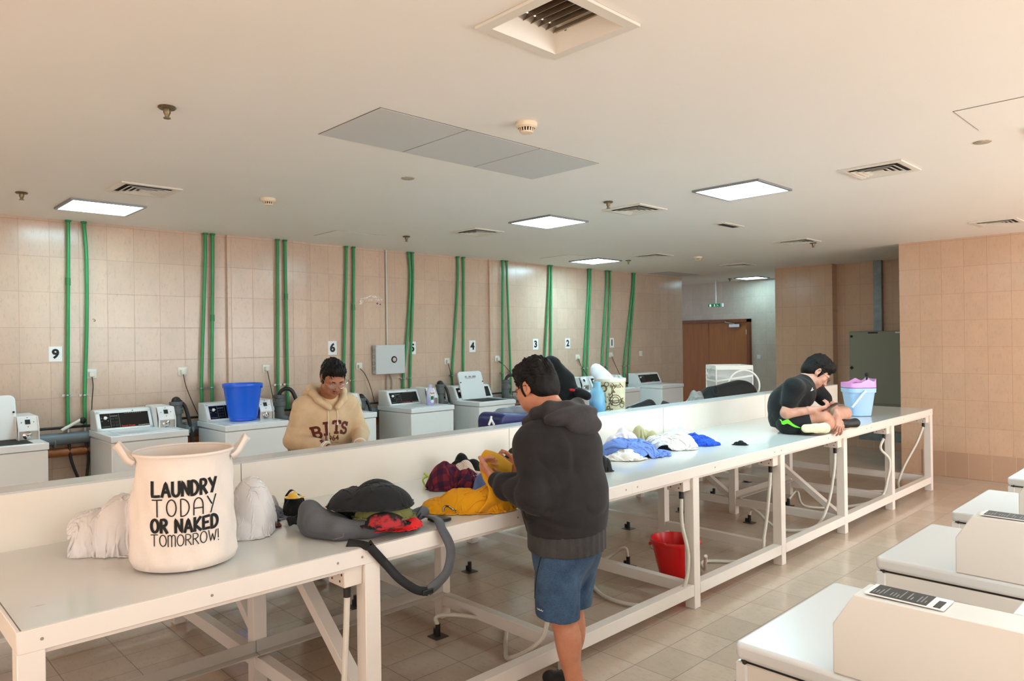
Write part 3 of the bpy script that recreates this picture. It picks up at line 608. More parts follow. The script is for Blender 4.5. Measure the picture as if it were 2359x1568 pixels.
# ---------------------------------------------------------------- dryers on the right
DRYW = mat('dryer_white', '#DAD9D8', .25); DRYS = mat('dryer_side_white', '#DCD6CE', .35)
LBLK = mat('instruction_label_black', '#2A2624', .4)
def dryer(y0, label, fx=-.965, console=True):
    y1 = y0+.66; x1 = fx+.70; z = .93
    t = thing('tumble_dryer', label, 'dryer', ((fx+x1)/2, y0+.33, 0), 0, 'white dryers in a row on the right')
    MB().box(fx+.006, x1, y0+.008, y1-.008, .02, z-.052).build('cabinet', DRYS, t, bevel=.006)
    MB().box(fx-.004, fx+.03, y0+.004, y1-.004, .03, z-.052).build('front_panel', DRYW, t, bevel=.006)
    MB().prism([(fx-.006, y0+.02), (fx-.001, y0+.006), (fx+.012, y0), (x1, y0), (x1, y1), (fx+.012, y1), (fx-.001, y1-.006), (fx-.006, y1-.02)], 'z', z-.046, z).build('top', DRYW, t, bevel=.012, seg=4)
    MB().box(fx+.01, x1-.01, y0+.012, y1-.012, z-.053, z-.045).build('seam', DARK, t)
    MB().cyl((fx+.025, y0-.0005, z-.047), (fx+.025, y0+.006, z-.047), .006, 10).build('screw', CABLE, t)
    f = MB()
    for b in ((fx+.10, fx+.102, .52, .83), (fx+.10, fx+.30, .83, .832), (fx+.30, fx+.302, .52, .832)): f.box(b[0], b[1], y0+.006, y0+.0095, b[2], b[3])
    f.build('side_embossing', DRYW, t)
    MB().prism([(fx-.008, y0+.12), (fx-.008, y1-.12), (fx-.002, y1-.12), (fx-.002, y0+.12)], 'z', .33, .78).build('door', DRYW, t, bevel=.01)
    MB().prism([(fx+.255, z), (fx+.255, z+.118), (fx+.305, z+.20), (x1, z+.205), (x1, z)], 'y', y0+.002, y0+.108).build('coin_box', DRYS, t, bevel=.003)
    lab = MB().box(fx+.325, fx+.49, y0+.016, y0+.094, z+.2045, z+.2075).build('instruction_label', SIGNW, t)
    MB().box(fx+.335, fx+.455, y0+.018, y0+.092, z+.2075, z+.2085).build('label_block', LBLK, lab)
    g = MB(); rr = random.Random(4)
    for k in range(16):
        x = fx+.339+k*.0072
        if k in (4, 9, 12): continue
        g.box(x, x+.0022, y0+.024+rr.random()*.01, y0+.045+rr.random()*.042, z+.2085, z+.2090)
    g.build('label_text_lines', PGREY, lab)
    MB().box(fx+.468, fx+.482, y0+.02, y0+.07, z+.2075, z+.2085).build('label_code', LBLK, lab)
    if console: MB().prism([(fx+.50, z), (fx+.60, z+.205), (x1, z+.205), (x1, z)], 'y', y0+.112, y1-.01).build('console', ENAM2, t, bevel=.004)
dryer(.80, 'white dryer cut off by the bottom edge of the photo', console=False); dryer(1.75, 'nearest full white dryer with a black label on its coin box, bottom right')
dryer(2.78, 'second white dryer, right edge above the nearest one'); dryer(3.735, 'third white dryer, partly behind the label of the second'); dryer(4.83, 'farthest white dryer, only its corner showing at the right edge')
# ---------------------------------------------------------------- the double folding bench
CREAMP = mat('cream_painted_wood', '#E8DED5', .42, var=.02, vscale=5, bump=.06, bscale=22); ALUP = mat('aluminium_angle', '#C3BDB4', .38, .55, bump=.04)
def top_mat():
    m = bpy.data.materials.new('white_laminate_worn'); m.use_nodes = True; n = N(m); co = n.coords()
    sc = n.noise(16, 5, .7, n.coords(scale=(1, .25, 1))); big = n.noise(1.8, 3, .5, co); wear = n.noise(9, 4, .62, co); sp = n.n.new('ShaderNodeSeparateXYZ'); n.link(co, sp.inputs[0])
    col = n.mix(n.math('MULTIPLY', big, .5), (*lin('#D6D4CF'), 1), (*lin('#CECBC5'), 1))
    col = n.mix(n.ramp(sc, [(.70, (0, 0, 0)), (.73, (.5, .5, .5))]), col, (*lin('#9C968D'), 1))
    # worn-through laminate patch near the middle of the front edge
    def blob(cx, cy, rx, ry, thr):
        a = n.math('POWER', n.math('DIVIDE', n.math('SUBTRACT', sp.outputs[0], cx), rx), 2); b = n.math('POWER', n.math('DIVIDE', n.math('SUBTRACT', sp.outputs[1], cy), ry), 2)
        return n.math('GREATER_THAN', n.math('ADD', n.math('SUBTRACT', 1, n.math('ADD', a, b)), n.math('MULTIPLY', n.math('SUBTRACT', wear, .5), 3.2)), thr)
    k = n.math('MAXIMUM', blob(-2.72, 2.18, .20, .26, .35), blob(-2.62, .50, .05, .05, .35)); k = n.math('MAXIMUM', k, blob(-2.60, 2.52, .07, .10, .5))
    col = n.mix(k, col, (*lin('#8E8878'), 1))
    n.set(Base_Color=col, Roughness=n.math('ADD', .10, n.math('MULTIPLY', k, .3))); n.bump(big, .03); return m
LAM = top_mat(); SPL = mat('cream_splashboard', '#EFE6DA', .28, var=.015, vscale=2); CAP = mat('grey_laminate_cap', '#CBCDCD', .2, var=.03)
TZ = .912
LEGY = [.41+1.221*k if k else .41 for k in range(8)]; LEGY = [.41, 1.585, 2.80, 4.03, 5.258, 6.475, 7.68, 8.915]
bench = thing('folding_bench', 'long white folding bench with a raised board along its middle, running down the room', 'bench', (-3.6, 4.7, 0))
YA, YB, XF, XM, XR = .41, 8.99, -2.50, -3.585, -4.75
for i, (a, b) in enumerate(((YA+.0125, 1.52), (1.52, 3.38), (3.38, 5.215), (5.215, 7.07), (7.07, YB-.0125))):
    MB().box(XM+.062, XF-.012, a+.001, b-.001, TZ-.02, TZ).build('worktop', LAM, bench)
    MB().box(XR+.012, XM-.062, a+.001, b-.001, TZ-.02, TZ).build('worktop', LAM, bench)
    for x0, x1 in ((XF-.012, XF), (XR, XR+.012)): MB().box(x0, x1, a-.004 if i else YA, b-.001 if i < 4 else YB, TZ-.068, TZ-.001).build('edge_board', CREAMP, bench, bevel=.002, seg=1)
    for yy in (a+.05, (a+b)/2, b-.06):
        MB().cyl((XF, yy, TZ-.035), (XF+.0015, yy, TZ-.035), .005, 8).build('screw', mat('screw_grey', '#9A958C', .5, .4), bench)
for y0, y1 in ((YA, YA+.012), (YB-.012, YB)): MB().box(XR+.0125, XF-.0125, y0, y1, TZ-.068, TZ-.002).build('end_board', CREAMP, bench, bevel=.002, seg=1)
MB().box(XM-.062, XM+.062, YA, YB-.05, TZ-.02, 1.143).build('middle_board', SPL, bench)
MB().box(XM-.10, XM+.064, YA, YB-.045, 1.143, 1.151).build('middle_board_cap', CAP, bench, bevel=.001, seg=1)
for y in (1.52, 3.38, 5.215, 7.07): MB().box(XM+.062, XM+.0625, y-.0015, y+.0015, TZ, 1.143).build('board_joint', GAP, bench)
for y in LEGY:
    for x in (XF-.072, XM-.035, XR+.002):
        w = .070 if x > -3 else .07
        MB().box(x, x+w, y, y+.072, 0, TZ-.02 if x < -3 else TZ-.066).build('leg', CREAMP, bench, bevel=.003, seg=1)
    for xa, xb in ((XM+.035, XF-.072), (XR+.07, XM-.035)): MB().box(xa, xb, y+.006, y+.062, .085, .155).build('cross_rail', CREAMP, bench, bevel=.002, seg=1)
    for xa, xb in ((XM+.06, XF-.072), (XR+.07, XM-.06)): MB().box(xa, xb, y+.012, y+.05, TZ-.085, TZ-.021).build('top_rail', CREAMP, bench)
for x in (XF-.068, XR+.0):
    for a, b in zip(LEGY, LEGY[1:]): MB().box(x, x+.066, a+.074, b-.002, .085, .158).build('bottom_rail', CREAMP, bench, bevel=.002, seg=1)
for a, b in zip(LEGY, LEGY[1:]):
    if a in (LEGY[0], LEGY[1], LEGY[5]): MB().box(XM+.036, XM+.041, a+.012, b+.008, .172, .23).box(XM+.036, XM+.085, a+.012, b+.008, .165, .1715).build('aluminium_rail', ALUP, bench)
    MB().box(XF-.06, XF-.02, a+.074, b-.002, TZ-.085, TZ-.066).build('top_rail', CREAMP, bench)
for y in (1.585, 6.475):
    MB().bar((XM+.05, y+.10, .83), (XF-.10, y+.10, .14), .05, .06, (0, 1, 0)).build('brace', CREAMP, bench, bevel=.002, seg=1)
    MB().bar((XM-.05, y+.10, .14), (XR+.10, y+.10, .83), .05, .06, (0, 1, 0)).build('brace', CREAMP, bench, bevel=.002, seg=1)
# floor boxes, sockets and flexible conduits
SOB = mat('bench_socket_white', '#E6D8CC', .4); FLEX = mat('white_flexible_conduit', '#D9D2C6', .5, bump=.4, bscale=90)
def bsock(i, y, ctrl, label):
    t = thing('power_socket', label, 'socket', (XF-.08, y-.04, TZ-.15), 0, 'double sockets on the bench legs')
    MB().box(XF-.145, XF-.022, y-.085, y-.001, TZ-.15, TZ-.0685).build('box', SOB, t, bevel=.004)
    h = MB()
    for cx in (XF-.115, XF-.055):
        for dx, dz in ((-.014, -.10), (.014, -.10), (0, -.128)): h.box(cx+dx-.0035, cx+dx+.0035, y-.0865, y-.0845, TZ+dz-.004, TZ+dz+.004)
    h.build('pin_holes', BLK, t)
    for cx in (XF-.10, XF-.068): MB().box(cx-.007, cx+.007, y-.089, y-.085, TZ-.09, TZ-.076).build('switch', SOB, t)
    MB().cyl((XF-.06, y-.05, TZ-.15), (XF-.06, y-.05, TZ-.20), .015, 12).build('gland', CABLE, t, True)
    P = curve_pts([(XF-.06, y-.05, TZ-.19)]+[V(p) for p in ctrl], 8); MB().tube(P, .0125, 10).build('conduit', FLEX, t, True)
def fbox(x, y, label, up=True):
    t = thing('floor_outlet', label, 'floor outlet', (x, y, 0), 0, 'black floor outlets under the bench')
    MB().box(x-.045, x+.045, y-.045, y+.045, 0, .004).build('plate', mat('floor_plate', '#5A5148', .5, .5), t); MB().cyl((x, y, .004), (x, y, .075), .015, 12).cyl((x-.035, y+.01, .004), (x-.035, y+.01, .035), .014, 12).build('gland', CABLE, t, True)
FB = [(-3.36, 1.40), (-3.36, 2.62), (-3.34, 4.45), (-3.30, 6.28), (-3.34, 7.18)]
bl = ['double socket on the bench leg below the strap of the grey backpack', 'double socket on the bench leg behind the man in the dark hoodie', 'double socket on the bench leg next to the red bucket', 'double socket on the bench leg right of the red bucket', 'double socket on the bench leg under the sitting man', 'double socket on the second bench leg from the far end', 'double socket on the last bench leg at the far end']
cts = [[(XF-.065, 1.53, .55), (XF-.08, 1.52, .25), (XF-.10, 1.50, .03), (-2.9, 1.46, .015), (-3.2, 1.40, .02), (-3.36, 1.40, .10), (-3.36, 1.40, .07)],
       [(XF-.06, 2.74, .5), (XF-.08, 2.70, .20), (XF-.25, 2.62, .06), (-2.95, 2.78, .02), (-3.15, 2.95, .03), (-3.25, 2.76, .11), (-3.36, 2.62, .12), (-3.36, 2.62, .06)],
       [(XF-.05, 3.97, .55), (XF-.02, 3.99, .33), (XF-.05, 3.94, .12), (XF-.22, 3.80, .03), (-3.05, 3.78, .02), (-3.42, 4.08, .02), (-3.47, 4.38, .06), (-3.38, 4.46, .13), (-3.34, 4.45, .06)],
       [(XF-.07, 5.2, .55), (XF-.10, 5.18, .25), (XF-.14, 5.12, .05), (-2.95, 4.9, .02), (-2.78, 4.62, .06), (-2.70, 4.50, .20)],
       [(XF-.07, 6.42, .55), (XF-.12, 6.40, .25), (XF-.2, 6.3, .06), (-2.95, 6.15, .03), (-3.2, 6.25, .12), (-3.28, 6.28, .13), (-3.30, 6.28, .06)],
       [(XF-.075, 7.58, .62), (XF-.02, 7.66, .5), (XF+.0-.03, 7.63, .32), (XF-.10, 7.60, .12), (-2.85, 7.4, .03), (-3.15, 7.15, .03), (-3.3, 7.3, .13), (-3.34, 7.18, .06)],
       [(XF-.10, 8.78, .55), (XF-.19, 8.65, .3), (XF-.24, 8.60, .12), (XF-.25, 8.58, .02), (-2.95, 8.4, .015), (-3.25, 8.0, .02), (-3.4, 7.8, .10)]]
for i in range(7): bsock(i, LEGY[i+1], cts[i], bl[i])
for (x, y), l in zip(FB, ('black floor outlet under the canvas laundry basket end', 'black floor outlet left of the legs of the man in the dark hoodie', 'black floor outlet left of the red bucket', 'black floor outlet under the pale blue clothes', 'black floor outlet under the sitting man')): fbox(x, y, l)
for x, y, l in ((-4.13, 2.54, 'black floor outlet under the far half of the bench, nearest'), (-4.13, 3.53, 'black floor outlet under the far half below the yellow hoodie'), (-4.0, 5.34, 'black floor outlet under the far half behind the dark shorts'), (-4.0, 6.22, 'black floor outlet under the far half above the red bucket'), (-4.16, 7.12, 'black floor outlet under the far half, second farthest'), (-4.24, 8.02, 'farthest black floor outlet under the far half')): fbox(x, y, l)
# electrical cabinet, conduit and plinth in the alcove
GC = mat('olive_grey_cabinet', '#8B8A78', .45, bump=.03); t = thing('electrical_cabinet', 'large olive grey electrical cabinet in the far alcove', 'electrical cabinet', (-3.9, 11.8, .66))
MB().box(-4.42, -3.36, 11.70, 11.949, .66, 1.81).build('body', GC, t, bevel=.006); MB().box(-4.405, -3.37, 11.685, 11.70, .70, 1.80).build('door', GC, t, bevel=.004)
MB().box(-4.395, -4.36, 11.675, 11.685, 1.715, 1.75).build('lock', BLK, t); MB().prism([(-4.378-.03, 1.24), (-4.378, 1.27), (-4.378+.03, 1.24), (-4.378, 1.21)], 'y', 11.675, 11.685).build('lock', BLK, t)
MB().box(-4.13, -3.99, 11.68, 11.685, 1.775, 1.795).build('name_plate', BLK, t); MB().box(-3.74, -3.60, 11.68, 11.685, 1.775, 1.795).build('name_plate', SIGNW, t)
MB().box(-4.42, -3.36, 11.69, 11.95, .645, .66).build('base_rail', DARK, t)
GAL = mat('galvanised_steel', '#7F878A', .4, .6, var=.2, vscale=9)
tag(MB().box(-4.11, -3.99, 11.87, 11.949, 1.81, CZ).build('cable_trunking', GAL, None, bevel=.003), 'grey metal cable trunking from the cabinet up to the ceiling', 'trunking')
tag(MB().box(-4.09, -3.97, 11.87, 11.949, .26, .645).build('cable_trunking', GAL, None, bevel=.003), 'short grey cable trunking below the olive cabinet', 'trunking')
tag(MB().box(-4.30, -3.60, 11.72, 11.949, .12, .26).build('wall_trunking', GAL, None, bevel=.003), 'horizontal grey trunking box low in the far alcove', 'trunking')
struct(MB().box(-4.68, -3.30, 11.72, 11.949, 0, .12).build('trim_1', SK, None))
# exit sign hanging in front of the doors
t = thing('exit_sign', 'small green exit sign on a rod above the wooden doors', 'sign', (-7.62, 13.2, 2.37))
EX = mat('exit_green', '#0E6B3C', .4, emit=((.01, .12, .06), .5)); EW = mat('exit_white', '#D9F0E4', .4, emit=((.8, 1, .9), .5))
MB().box(-7.78, -7.46, 13.19, 13.25, 2.365, 2.44).build('housing', SIGNW, t, bevel=.004); MB().box(-7.775, -7.50, 13.185, 13.19, 2.37, 2.437).build('sign_face', EX, t)
g = MB().box(-7.745, -7.71, 13.182, 13.185, 2.378, 2.425); g.box(-7.64, -7.625, 13.182, 13.185, 2.385, 2.415); g.cyl((-7.632, 13.182, 2.422), (-7.632, 13.185, 2.422), .007, 8); g.bar((-7.585, 13.183, 2.42), (-7.545, 13.183, 2.39), .003, .008, (0, 1, 0)); g.bar((-7.585, 13.183, 2.39), (-7.545, 13.183, 2.392), .003, .008, (0, 1, 0)); g.bar((-7.650, 13.183, 2.378), (-7.632, 13.183, 2.395), .003, .007, (0, 1, 0)); g.bar((-7.612, 13.183, 2.378), (-7.632, 13.183, 2.395), .003, .007, (0, 1, 0)); g.build('pictogram', EW, t)
MB().cyl((-7.62, 13.22, 2.44), (-7.62, 13.22, CZ), .011, 10).build('hanging_rod', SIGNW, t, True)
# ---------------------------------------------------------------- soft body builder: blended volumes meshed as one surface
class Field:
    def __init__(s, lo, hi, h):
        s.lo = np.array(lo, float); s.h = h; s.n = np.ceil((np.array(hi)-s.lo)/h).astype(int)+1; s.D = np.full(s.n, .25, np.float32)
    def sub(s, lo, hi, m=.05):
        a = np.maximum(0, np.floor((np.array(lo)-m-s.lo)/s.h).astype(int)); b = np.minimum(s.n, np.ceil((np.array(hi)+m-s.lo)/s.h).astype(int)+1)
        if (b <= a).any(): return None, None
        sl = tuple(slice(i, j) for i, j in zip(a, b)); g = [s.lo[i]+np.arange(a[i], b[i], dtype=np.float32)*s.h for i in range(3)]
        return sl, np.stack(np.meshgrid(*g, indexing='ij'), -1)
    def comb(s, sl, d, k, op='u'):
        D = s.D[sl]
        if op == 'u':
            hh = np.maximum(k-np.abs(D-d), 0)/k if k > 0 else 0; s.D[sl] = np.minimum(D, d)-hh*hh*k*.25
        elif op == 's':
            hh = np.maximum(k-np.abs(D+d), 0)/k if k > 0 else 0; s.D[sl] = np.maximum(D, -d)+hh*hh*k*.25
        elif op == 'i': s.D[sl] = np.maximum(D, d)
    def rc(s, p, q, r0, r1, k=.03, sq=None, op='u'):   # tapered limb; sq=(axis, factor): squash across axis
        p, q = np.array(p, float), np.array(q, float); R = max(r0, r1)*(1 if not sq else max(1, sq[1])); sl, X = s.sub(np.minimum(p, q)-R, np.maximum(p, q)+R)
        if sl is None: return s
        d = q-p; L2 = d @ d+1e-12; w = X-p; t = np.clip(w @ d/L2, 0, 1); v = w-t[..., None]*d; r = r0+(r1-r0)*t
        if sq:
            a = np.array(sq[0], float); a /= np.linalg.norm(a); c = v @ a; v = v+(c*(1/sq[1]-1))[..., None]*a
        s.comb(sl, (np.linalg.norm(v, axis=-1)-r).astype(np.float32), k, op); return s
    def chain(s, pts, rs, k=.03, sq=None):
        for i in range(len(pts)-1): s.rc(pts[i], pts[i+1], rs[i], rs[i+1], k, sq)
        return s
    def ell(s, c, r, M=None, k=.03, op='u'):            # ellipsoid; M rows = local axes
        c = np.array(c, float); r = np.array(r, float); M = np.eye(3) if M is None else np.array(M, float); e = np.sqrt(((M.T*r)**2).sum(1)); sl, X = s.sub(c-e, c+e)
        if sl is None: return s
        w = (X-c) @ M.T; k0 = np.linalg.norm(w/r, axis=-1); k1 = np.linalg.norm(w/(r*r), axis=-1)+1e-9
        s.comb(sl, (k0*(k0-1)/k1).astype(np.float32), k, op); return s
    def plane(s, p, n, k=0):                            # keep the side opposite to n
        n = np.array(n, float); n /= np.linalg.norm(n); sl = (slice(None),)*3; g = [s.lo[i]+np.arange(s.n[i])*s.h for i in range(3)]
        d = (g[0][:, None, None]*n[0]+g[1][None, :, None]*n[1]+g[2][None, None, :]*n[2])-np.dot(p, n); s.D = np.maximum(s.D, d.astype(np.float32)); return s
    def folds(s, fn, lo=None, hi=None):                 # add a displacement given by fn(X) -> metres, positive outwards
        sl, X = s.sub(s.lo if lo is None else lo, s.lo+s.n*s.h if hi is None else hi, 0); near = np.abs(s.D[sl]) < .05; d = s.D[sl].copy(); d[near] -= fn(X[near]).astype(np.float32); s.D[sl] = d; return s
    def mesh(s):
        D = s.D; ins = D < 0; n = D.shape
        c = [ins[i:n[0]-1+i, j:n[1]-1+j, k:n[2]-1+k] for i in (0, 1) for j in (0, 1) for k in (0, 1)]
        su = sum(a.astype(np.int8) for a in c); act = (su > 0) & (su < 8); cells = np.argwhere(act); idx = np.full(act.shape, -1, np.int64); idx[act] = np.arange(len(cells))
        acc = np.zeros((len(cells), 3)); cnt = np.zeros(len(cells)); off = [(i, j, k) for i in (0, 1) for j in (0, 1) for k in (0, 1)]
        for a in range(8):
            for b in range(a+1, 8):
                oa, ob = np.array(off[a]), np.array(off[b])
                if np.abs(oa-ob).sum() != 1: continue
                da = D[tuple((cells+oa).T)]; db = D[tuple((cells+ob).T)]; m = (da < 0) != (db < 0); t = np.where(m, da/(da-db+1e-12), 0)
                acc += np.where(m[:, None], oa+t[:, None]*(ob-oa), 0); cnt += m
        vs = s.lo+(cells+acc/np.maximum(cnt, 1)[:, None])*s.h; fs = []
        for ax in range(3):
            o = [slice(None)]*3; o2 = [slice(None)]*3; o[ax] = slice(0, -1); o2[ax] = slice(1, None)
            A, B = ins[tuple(o)], ins[tuple(o2)]; e = np.argwhere(A != B); u, v = [i for i in range(3) if i != ax]
            e = e[(e[:, u] > 0) & (e[:, v] > 0) & (e[:, u] < n[u]-1) & (e[:, v] < n[v]-1)]
            def at_(du, dv): q = e.copy(); q[:, u] += du; q[:, v] += dv; return idx[tuple(q.T)]
            q = np.stack([at_(-1, -1), at_(0, -1), at_(0, 0), at_(-1, 0)], 1); fl = A[tuple(e.T)] ^ (ax == 1)
            q[~fl] = q[~fl][:, ::-1]; fs.append(q)
        return vs, np.concatenate(fs)
def soft(name, fields, m, parent, smooth_it=2, mats=None, matfn=None):
    VS, FS, o = [], [], 0
    for f in (fields if isinstance(fields, list) else [fields]):
        v, q = f.mesh(); VS.append(v); FS.append(q+o); o += len(v)
    v = np.concatenate(VS); q = np.concatenate(FS)
    for _ in range(smooth_it):                          # light relaxation of the lattice
        acc = np.zeros_like(v); cnt = np.zeros(len(v))
        for i in range(4):
            a, b = q[:, i], q[:, (i+1) % 4]; np.add.at(acc, a, v[b]); np.add.at(acc, b, v[a]); np.add.at(cnt, a, 1); np.add.at(cnt, b, 1)
        v = v*.5+.5*acc/np.maximum(cnt, 1)[:, None]
    me = bpy.data.meshes.new(name); w = v
    if parent is not None: Mi = np.array(parent_matrix(parent).inverted()); w = v @ Mi[:3, :3].T+Mi[:3, 3]
    me.vertices.add(len(w)); me.vertices.foreach_set('co', w.astype(np.float32).ravel()); me.loops.add(q.size); me.loops.foreach_set('vertex_index', q.astype(np.int32).ravel())
    me.polygons.add(len(q)); me.polygons.foreach_set('loop_start', np.arange(0, q.size, 4, dtype=np.int32)); me.polygons.foreach_set('loop_total', np.full(len(q), 4, np.int32))
    me.update(calc_edges=True); me.validate()
    o = finish(name, me, m, parent, True, angle=180)
    if mats:
        for x in mats: me.materials.append(x)
        fc = v[q].mean(1); me.polygons.foreach_set('material_index', matfn(fc).astype(np.int32))
    return o
def np3(v): return np.array([v[0], v[1], v[2]], float)
def vnoise(X, s, seed=0):               # cheap smooth pseudo noise, X (n,3)
    r = np.random.RandomState(seed); out = np.zeros(len(X))
    for i in range(7):
        d = r.normal(size=3); d /= np.linalg.norm(d); out += np.sin(X @ d*s*(1+.35*r.rand()) + r.rand()*6.28 + 1.3*np.sin(X @ r.normal(size=3)*s*.5+r.rand()*6))
    return out/4
def wrinkle(X, axis, s, seed=0):        # fold lines running roughly across axis
    a = np.array(axis, float); r = np.random.RandomState(seed); w = X+.025*np.stack([np.sin(X @ r.normal(size=3)*14+r.rand()*6) for _ in range(3)], 1)
    return np.abs(np.sin(w @ a*s+2*np.sin(X @ r.normal(size=3)*9)))**.7-.6
SKIN = lambda name, c, c2: skin_mat(name, c, c2)
def skin_mat(name, c, c2):
    m = bpy.data.materials.new(name); m.use_nodes = True; n = N(m); co = n.coords(); f = n.noise(22, 4, .6, co)
    n.set(Base_Color=n.ramp(f, [(.3, lin(c)), (.7, lin(c2))]), Roughness=.48); n.b.inputs['Subsurface Weight'].default_value = .08; n.b.inputs['Subsurface Radius'].default_value = (.01, .004, .002); n.b.inputs['Subsurface Scale'].default_value = .5
    n.bump(n.noise(260, 2, .5, co), .08, .002); return m
def cloth_mat(name, c, rough=.85, fuzz=.3, weave=420, var=.12, c2=None, sheen=.08):
    if name in _M: return _M[name]
    m = bpy.data.materials.new(name); m.use_nodes = True; n = N(m); co = n.coords(); f = n.noise(9, 4, .6, co); w = n.noise(weave, 2, .6, co); b = lin(c); d = lin(c2) if c2 else tuple(x*(1+2*var)+.002 for x in b)
    mix = n.math('ADD', n.math('MULTIPLY', f, .55), n.math('MULTIPLY', w, .45)); n.set(Base_Color=n.ramp(mix, [(.35, tuple(x*(1-var) for x in b)), (.65, d)]), Roughness=rough)
    n.b.inputs['Sheen Weight'].default_value = sheen; n.b.inputs['Sheen Roughness'].default_value = .5; n.b.inputs['Specular IOR Level'].default_value = .25; n.bump(w, fuzz, .0015); _M[name] = m; m.diffuse_color = (*b, 1); return m
def hair_mat():
    m = bpy.data.materials.new('black_hair'); m.use_nodes = True; n = N(m); f = n.noise(180, 4, .7, n.coords(scale=(1, 1, .35))); g = n.noise(40, 3, .6, n.coords())
    n.set(Base_Color=n.ramp(f, [(.3, lin('#070605')), (.8, lin('#1A1411'))]), Roughness=.5); n.b.inputs['Specular IOR Level'].default_value = .22; n.bump(n.math('ADD', f, g), .7, .005); return m
HAIR = hair_mat()
EYEW = mat('eye_white', '#D8CFC8', .3); IRIS = mat('eye_dark', '#1A100A', .2); LIP = mat('lip', '#8E5244', .5); BROW = mat('eyebrow_hair', '#17110D', .8)
def frame_axes(fwd, up):                # local axes rows: right-hand side(left), forward, up
    f = np3(V(fwd).normalized()); u = np3(up); u = u-f*(u @ f); u /= np.linalg.norm(u); l = np.cross(u, f); return l, f, u
def head(pos, fwd, up, scale=1.0, h=.0026, neck=None, hair_vol=.022, hair_len=0.0, jaw=1.0, beard=False):
    """skin field and hair field of a head; pos = centre between the ears, fwd = facing."""
    l, f, u = frame_axes(fwd, up); c = np3(pos); S_ = scale
    P = lambda a, b, z: c+(l*a+f*b+u*z)*S_
    M = np.stack([l, f, u]); A = Field(c-.22*S_, c+.22*S_, h)
    E = lambda p, r, k=.02, op='u', MM=M: A.ell(P(*p), np.array(r)*S_, MM, k*S_, op)
    E((0, -.012, .045), (.074, .094, .078)); E((0, .035, .0), (.064, .062, .085), .03); E((0, .04, -.055), (.054*jaw, .050, .05), .03); E((0, .068, -.088), (.026, .022, .020), .022)
    for sgn in (1, -1):
        E((.040*sgn*jaw, .028, -.052), (.026, .045, .032), .03); E((.046*sgn, .062, -.012), (.022, .022, .018), .025); E((.031*sgn, .083, .027), (.024, .014, .009), .016)
        E((.031*sgn, .097, .010), (.017, .012, .011), .010, 's'); A.ell(P(.031*sgn, .0805, .011), np.array((.0145, .0135, .0115))*S_, M, .004*S_)
        A.rc(P(.017*sgn, .0900, .0055), P(.045*sgn, .0825, .0045), .0042*S_, .0036*S_, .004*S_); A.rc(P(.018*sgn, .0895, -.003), P(.044*sgn, .083, -.002), .003*S_, .0025*S_, .003*S_)
        a2 = np.stack([l*cos(.35*sgn)+f*sin(.35*sgn)*-1, f*cos(.35)+l*sin(.35*sgn), u])
        E((.077*sgn, -.010, .004), (.009, .020, .032), .006, 'u', a2); E((.084*sgn, -.005, .006), (.006, .011, .018), .006, 's', a2); E((.075*sgn, .0, -.022), (.007, .008, .010), .006)
        E((.012*sgn, .098, -.030), (.010, .010, .008), .008)
    A.rc(P(0, .088, .020), P(0, .112, -.026), .0085*S_, .0125*S_, .012*S_); E((0, .105, -.031), (.012, .011, .010), .010)
    E((0, .086, -.056), (.026, .012, .006), .008); E((0, .086, -.066), (.021, .012, .006), .008); A.rc(P(-.020, .0985, -.0605), P(.020, .0985, -.0605), .0022*S_, .0022*S_, .003*S_, None, 's')
    if neck is not None:
        A.rc(P(0, -.03, -.05), neck, .056*S_, .062*S_, .03); A.rc(P(0, .01, -.07), neck+f*.02, .045*S_, .055*S_, .03)
    Hf = Field(c-.2*S_, c+.2*S_, h*1.15); v = hair_vol
    Hf.ell(P(0, -.012, .046), np.array((.075+v*.28, .094+v*.45, .080+v*.7))*S_, M, .01)
    Hf.ell(P(0, -.006, .078), np.array((.066+v*.55, .086+v*.6, .048+v))*S_, M, .02)
    Hf.ell(P(0, -.06, -.008), np.array((.066+v*.2, .052+v*.3, .075))*S_, M, .03); Hf.ell(P(0, .062, .100), np.array((.058, .045, .026+v*.7))*S_, M, .02)
    for sgn in (1, -1): Hf.ell(P(.071*sgn, .018, .01), np.array((.009, .011, .045))*S_, M, .012)
    cut = lambda p, r, k=.012: Hf.ell(P(*p), np.array(r)*S_, M, k, 's')
    cut((0, .145, -.005), (.088, .086, .106)); cut((0, .075, -.06), (.12, .07, .07)); cut((.09, -.004, -.012), (.025, .026, .042), .006); cut((-.09, -.004, -.012), (.025, .026, .042), .006); cut((0, -.03, -.135), (.15, .15, .055))
    Lm = M.T
    def tufts(X):
        w = (X-c) @ M.T/S_; a = np.arctan2(w[:, 0], w[:, 2]+.02); st = np.sin(a*46+9*w[:, 1]*6+3*np.sin(w[:, 1]*60+a*5))+.7*np.sin(a*83-w[:, 1]*140+2*np.sin(a*17)); cl = np.sin(w[:, 0]*75+2*np.sin(w[:, 1]*60))*np.sin(w[:, 1]*70+1.5*np.sin(w[:, 2]*50))
        top = np.clip((w[:, 2]+.02)/.07, .15, 1); return (st*.0024+cl*.0062)*top
    Hf.folds(tufts); return A, Hf, P, (l, f, u)
